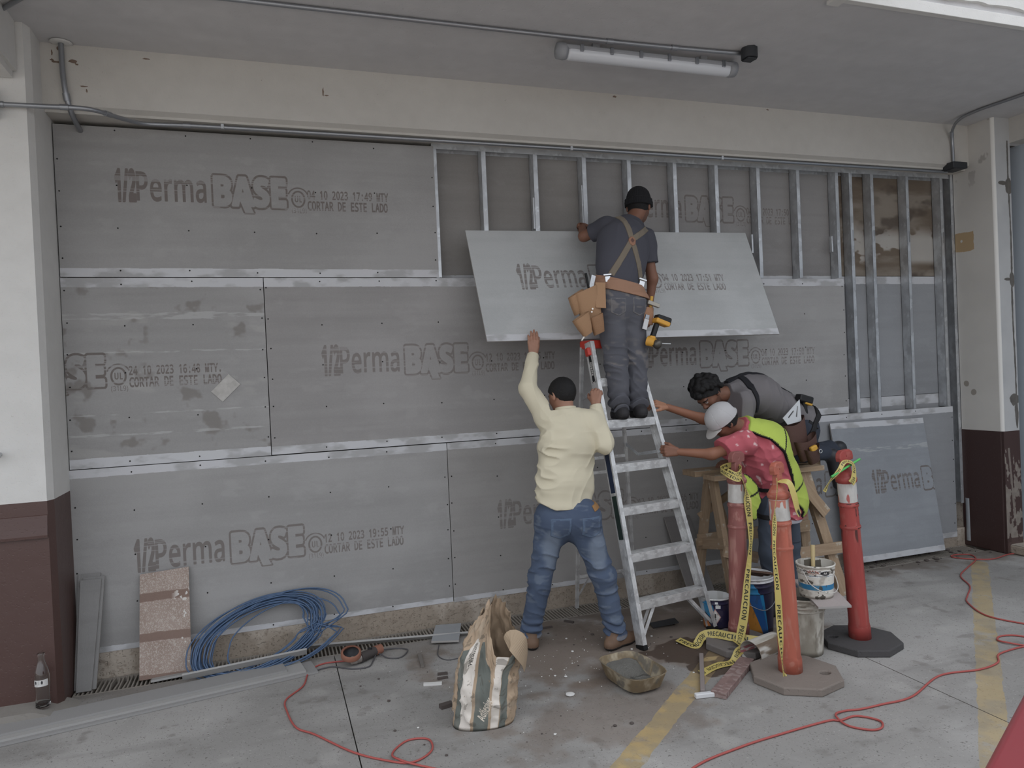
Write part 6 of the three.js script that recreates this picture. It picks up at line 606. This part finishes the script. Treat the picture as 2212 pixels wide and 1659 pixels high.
  W('safety_vest', nets((x, y, z) => Math.max(vs(x, y, z) - 0.006 * c1(x, y, z), vreg(x, y, z), dot(sub([x, y, z], J.neck), norm([-0.75, 0.65, 0])) - 0.0), [2.9, 0.66, 0.45], [3.78, 1.5, 1.1], 0.0075, (x, y, z) => { const e = vreg(x, y, z); if (e > -0.011) return BLK; if (Math.abs((x - 3.44) * 0.55 + (y - 0.86) * -1 + 0.028) < 0.008 && x > 3.38) return BLK; if (Math.abs((x - 3.36) * 0.9 - (y - 1.27) * -0.0 - (y - 1.2) * 0.5) < 0.007 && y > 1.14) return BLK; if (Math.abs((y - 0.905) - (x - 3.12) * 0.35) < 0.008 && x < 3.25) return BLK; return noisy(L3(178, 196, 88), 0.08, 8)(x, y, z); }), mCloth, t);
  W('vest_strap', nets(both(off(T, 0.012), slab([3.3, 0.905, 0.9], norm([0.1, 1, 0]), 0.014), (x, y, z) => 0.78 - z, (x) => Math.abs(x - 3.3) - 0.14), [3.12, 0.87, 0.74], [3.48, 0.95, 1.08], 0.006, flatc(BLK)), mCloth, t);
  const k1 = crease(norm([1, -0.3, 0]), norm([0.3, 1, 0]), 14, 0.35), LG = cap(J.pel, add(J.pel, [-0.02, 0.06, 0]), 0.165, 0.16, fw, 0.82), LL = uni(limb([J.hipL, J.kneeL, J.ankL], [0.11, 0.082, 0.072]), 0.03), LR = uni(limb([J.hipR, J.kneeR, J.ankR], [0.11, 0.082, 0.072]), 0.03), tr = (x, y, z) => { let d = smin(smin(LL(x, y, z), LR(x, y, z), 0.015), LG(x, y, z), 0.05); if (d < 0.05) d -= 0.011 * k1(x, y, z) - 0.004; return Math.max(d, 0.06 - y, y - 0.88); }, jcol = noisy(L3(70, 78, 90), 0.2, 14);
  W('jeans', nets(tr, [3.15, 0.04, 0.42], [3.82, 0.9, 1.06], 0.009, jcol), mCloth, t); W('belt', nets(both(off(tr, 0.006), slab([3.47, 0.70, 0.77], norm([0.1, 1, 0]), 0.018)), [3.2, 0.68, 0.5], [3.75, 0.8, 1.05], 0.007, flatc(BLK)), mLeather, t);
  W('side_pocket', nets(both(off(tr, 0.012), boxR([3.6, 0.575, 0.84], [1, 0, 0], [0, 1, 0], [0, 0, 1], 0.085, 0.1, 0.12, 0.012)), [3.48, 0.45, 0.68], [3.72, 0.71, 1.0], 0.007, jcol), mCloth, t);
  boots([[[3.38, 0.1, 0.84], [3.42, 0, 0.85], [3.22, 0, 0.83], 0], [[3.66, 0.1, 0.64], [3.70, 0, 0.64], [3.5, 0, 0.63], 0]], 0.007, t, 'boot', L3(48, 44, 44));
}
// ---- man kneeling on the trestle
{ const J = { depth: norm([0.3, -0.9, 0]), pel: [3.93, 1.29, 0.46], hipL: [3.86, 1.27, 0.54], hipR: [3.97, 1.27, 0.38], kneeL: [3.62, 1.09, 0.55], kneeR: [3.75, 1.085, 0.35], ankL: [4.10, 1.085, 0.55], ankR: [4.33, 1.08, 0.37], waist: [3.79, 1.42, 0.455], chest: [3.55, 1.555, 0.445], shL: [3.345, 1.515, 0.585], shR: [3.44, 1.58, 0.29], neck: [3.30, 1.585, 0.45], head: [3.13, 1.585, 0.46], elbL: [3.29, 1.29, 0.6], wrL: [3.33, 1.06, 0.62], elbR: [3.33, 1.3, 0.34], wrR: [3.36, 1.075, 0.4] };
  const t = thing('person', 'man with curly black hair and grey polo shirt kneeling bent over on the trestle', 'person', [3.8, 1.02, 0.46]);
  const H = head({ c: J.head, f: [-0.62, -0.74, 0.26], u: [-0.7, 0.68, 0.05], neck: J.neck, skin: SKD, beard: 1 }), hL = hand({ w: [3.33, 1.055, 0.62], f: [-0.8, -0.1, 0.1], b: [0, 1, 0.1], t: [0, 0, -1], curl: 0.35, c: SKD }), hR = hand({ w: [3.36, 1.065, 0.4], f: [-0.8, -0.1, 0.0], b: [0, 1, 0.1], t: [0, 0, 1], curl: 0.35, c: SKD });
  W('body', bodyMesh({ ...J, skin: SKD }, [H.skin], [hL, hR]), mSkin, t);
  const curls = []; { let s0 = seed; seed = 99; for (let i = 0; i < 190; i++) { const a = rr(0, 6.283), e = Math.acos(rr(-0.35, 1)), x = Math.sin(e) * Math.cos(a), y = Math.cos(e), z = Math.sin(e) * Math.sin(a); if (z > 0.35 && y < 0.45) continue; if (y < 0.1 && z > -0.25) continue; curls.push(H.P(x * rr(0.09, 0.122), 0.035 + y * rr(0.1, 0.135), -0.012 + z * rr(0.1, 0.13))); } seed = s0; }
  const cs = curls.map((c) => [c, rr(0.017, 0.028)]), hf = (x, y, z) => { let d = H.skull(x, y, z) - 0.016; const l = H.toL(x, y, z); d = Math.max(d, 0.75 * l[2] - 0.01 - l[1], -(l[1] + 0.09)); for (const [c, r] of cs) { const q = Math.hypot(x - c[0], y - c[1], z - c[2]) - r; d = smin(d, q, 0.008); } return d + 0.004 * (n3(x * 130, y * 130, z * 130) - 0.5); }; W('hair', nets(hf, H.lo, H.hi, 0.006), mHair, t);
  const zz = [0, 0, 1], T = uni([cap([3.97, 1.33, 0.46], J.waist, 0.175, 0.17, [0.5, 0.86, 0], 0.82), cap(J.waist, J.chest, 0.17, 0.195, norm([0.45, 0.9, 0]), 0.8), cap(J.chest, lerp3(J.chest, J.neck, 0.65), 0.195, 0.12, norm([0.2, 0.98, 0]), 0.8), cap(J.shL, J.shR, 0.08, 0.08), cap(lerp3(J.chest, J.neck, 0.62), J.neck, 0.1, 0.066)], 0.06), S = uni([cap(J.shL, lerp3(J.shL, J.elbL, 0.75), 0.09, 0.086), cap(J.shR, lerp3(J.shR, J.elbR, 0.7), 0.085, 0.08)], 0.02), pL = lerp3(J.shL, J.elbL, 0.62), pR = lerp3(J.shR, J.elbR, 0.62), c1 = crease(norm([0.35, 0.93, 0]), norm([0.93, -0.35, 0]), 16, 0.22), eL = norm([-0.1, -1, 0]);
  const sh = (x, y, z) => { let d = smin(T(x, y, z), S(x, y, z), 0.05); if (d < 0.05) d -= 0.011 * c1(x, y, z) - 0.004; const a = sub([x, y, z], pL), b = sub([x, y, z], pR); if (dot(a, a) < 0.028) d = Math.max(d, dot(a, eL)); if (dot(b, b) < 0.025) d = Math.max(d, dot(b, eL)); return Math.max(d, (x - 4.03) * 0.8 - (y - 1.4) * 0.6, dot(sub([x, y, z], J.neck), norm([-1, 0.1, 0])) - 0.012); };
  W('polo_shirt', nets(sh, [3.15, 1.14, 0.12], [4.2, 1.82, 0.78], 0.009, noisy(L3(116, 112, 113), 0.07, 6)), mCloth, t);
  W('collar', ribbon([...Array(15)].map((_, i) => { const a = i / 14 * Math.PI * 2; return add(J.neck, [0.012, Math.cos(a) * 0.072, Math.sin(a) * 0.07]); }), [...Array(15)].map((_, i) => { const a = i / 14 * Math.PI * 2; return [-0.4, Math.cos(a), Math.sin(a)]; }), 0.04, 0.006, 50), mat(new THREE.Color(...L3(104, 100, 98)), 0.92), t);
  // dark braces over the shoulder and along the back
  W('suspenders', [nets(both(off(sh, 0.011), slab([3.42, 1.6, 0.5], norm([1, 0.12, 0.05]), 0.021), (x, y, z) => 1.44 - y, (x, y, z) => 0.3 - z), [3.34, 1.4, 0.28], [3.52, 1.84, 0.82], 0.006, flatc(L3(30, 30, 34))), nets(both(off(sh, 0.016), slab([3.6, 1.6, 0.44], norm([0.02, 0, 1]), 0.03), (x, y, z) => 1.5 - y, (x) => 3.3 - x, (x) => x - 3.98), [3.28, 1.44, 0.36], [4.02, 1.84, 0.52], 0.0065, flatc(L3(30, 30, 34)))], mCloth, t);
  const k1 = crease(norm([0.1, 1, 0]), norm([1, -0.1, 0]), 17, 0.4), LL = uni(limb([J.hipL, J.kneeL, J.ankL], [0.115, 0.076, 0.062]), 0.05), LR = uni(limb([J.hipR, J.kneeR, J.ankR], [0.115, 0.076, 0.064]), 0.05), LG = cap([3.93, 1.28, 0.46], J.waist, 0.165, 0.15, [0.5, 0.86, 0], 0.85), tr = (x, y, z) => { let d = smin(smin(LL(x, y, z), LR(x, y, z), 0.02), LG(x, y, z), 0.05); if (d < 0.05) d -= 0.014 * k1(x, y, z) * (0.4 + 0.6 * sm(3.85, 3.95, x)) - 0.004; return Math.max(d, 1.022 - y, x - 4.4); };
  W('trousers', nets(tr, [3.5, 1.0, 0.22], [4.42, 1.5, 0.74], 0.009, noisy(L3(50, 55, 66), 0.2, 16)), mCloth, t); W('belt', nets(both(off(uni([tr, sh].map((f) => f), 0.02), 0.012), slab([3.98, 1.37, 0.46], norm([0.8, -0.6, 0]), 0.022)), [3.72, 1.15, 0.2], [4.2, 1.6, 0.76], 0.008, flatc(BLK)), mLeather, t);
  const bt = (a, b, tp, r) => { const F = uni([cap(a, b, 0.056, 0.05), cap(b, tp, 0.048, 0.038), cap(b, lerp3(b, tp, 0.6), 0.05, 0.044)], 0.03), [lo, hi] = bounds([a, b, tp], 0.08); W('boot', nets(F, lo, hi, 0.007, noisy(L3(42, 42, 46), 0.3, 22)), mat(0xffffff, 0.42, 0, { vertexColors: true }), t); }; bt([4.08, 1.085, 0.55], [4.175, 1.05, 0.56], [4.215, 0.82, 0.56]); bt([4.3, 1.08, 0.37], [4.42, 1.08, 0.36], [4.47, 0.9, 0.36]);
  const pk = (c, w, h, d, taper, colr, Z0) => { const X = norm([0.93, 0.36, 0]), Y = norm([-0.16, 0.98, -0.05]), Z = crs(X, Y), R = []; for (const [v, s] of [[0, 0.15], [0, taper], [0.5, taper * 0.5 + 0.52], [1, 1.02], [1.0, 0.94], [0.15, taper * 0.9]]) R.push(sq(w / 2 * s, d / 2 * (s + 0.1), 0, 3, 32).map((p) => add(add(add(c, X, p[0]), Y, v * h + (v > 0.9 ? -0.03 * Math.cos(p[0] / w * 3.1) : 0)), Z, p[2]))); W('pouch', loft(R), mat(new THREE.Color(...colr), 0.7, 0, { side: THREE.DoubleSide, ...bump(roughBump, 0.002, 4) }), t); };
  const br = L3(86, 60, 52); pk([3.745, 1.13, 0.685], 0.2, 0.24, 0.09, 0.85, br); pk([3.79, 1.085, 0.74], 0.19, 0.16, 0.08, 0.8, L3(82, 56, 48)); pk([3.80, 1.055, 0.785], 0.125, 0.12, 0.07, 0.7, L3(76, 52, 44));
}
{ const o = thing('speed_square', 'white triangular square with black slots in the brown tool pouch', 'tool', [3.70, 1.36, 0.70]); const g = poly([[-0.1, 0.03], [0.055, 0.16], [0.065, 0.0], [-0.06, -0.02]], 0.004, 0.001, [[[-0.055, 0.035], [-0.005, 0.085], [0.0, 0.072], [-0.048, 0.024]], [[0.015, 0.035], [0.03, 0.115], [0.038, 0.11], [0.027, 0.03]]]); M('plate', uvb(g), mat(new THREE.Color(...L3(216, 217, 218)), 0.35, 0.3), o);
  const d = thing('cordless_drill', 'black and yellow cordless drill in the holster of the kneeling man', 'drill', [3.86, 1.42, 0.62]); const y = mat(new THREE.Color(...L3(206, 158, 60)), 0.5), k = mat(0x181818, 0.55); M('battery', bar([-0.05, 0.115, 0], [0.07, 0.08, 0], 0.055, 0.07, [0.3, 1, 0], 0.012), k, d); M('battery_foot', bar([0.0, 0.075, 0.0], [0.065, 0.055, 0.0], 0.03, 0.06, [0.3, 1, 0], 0.008), y, d); M('grip', bar([0.0, 0.08, 0], [0.03, -0.06, -0.01], 0.035, 0.04, [1, 0, 0], 0.012), k, d); M('chuck', [rod([0.03, -0.08, 0], [0.09, -0.12, 0.01], 0.026, 0.02), rod([0.09, -0.12, 0.01], [0.12, -0.135, 0.012], 0.008, 0.006)], k, d);
  const m = thing('tape_measure', 'small yellow tape measure in the front pocket of the brown pouch', 'tool', [3.79, 1.14, 0.80]); M('case', box(0.06, 0.045, 0.03, 0, 0.02, 0, 0.01).rotateZ(0.35), y, m); M('key_ring', new THREE.TorusGeometry(0.013, 0.003, 8, 20).translate(0.03, 0.0, 0.03), mGalv, m);
}

renderer.render(scene, camera);
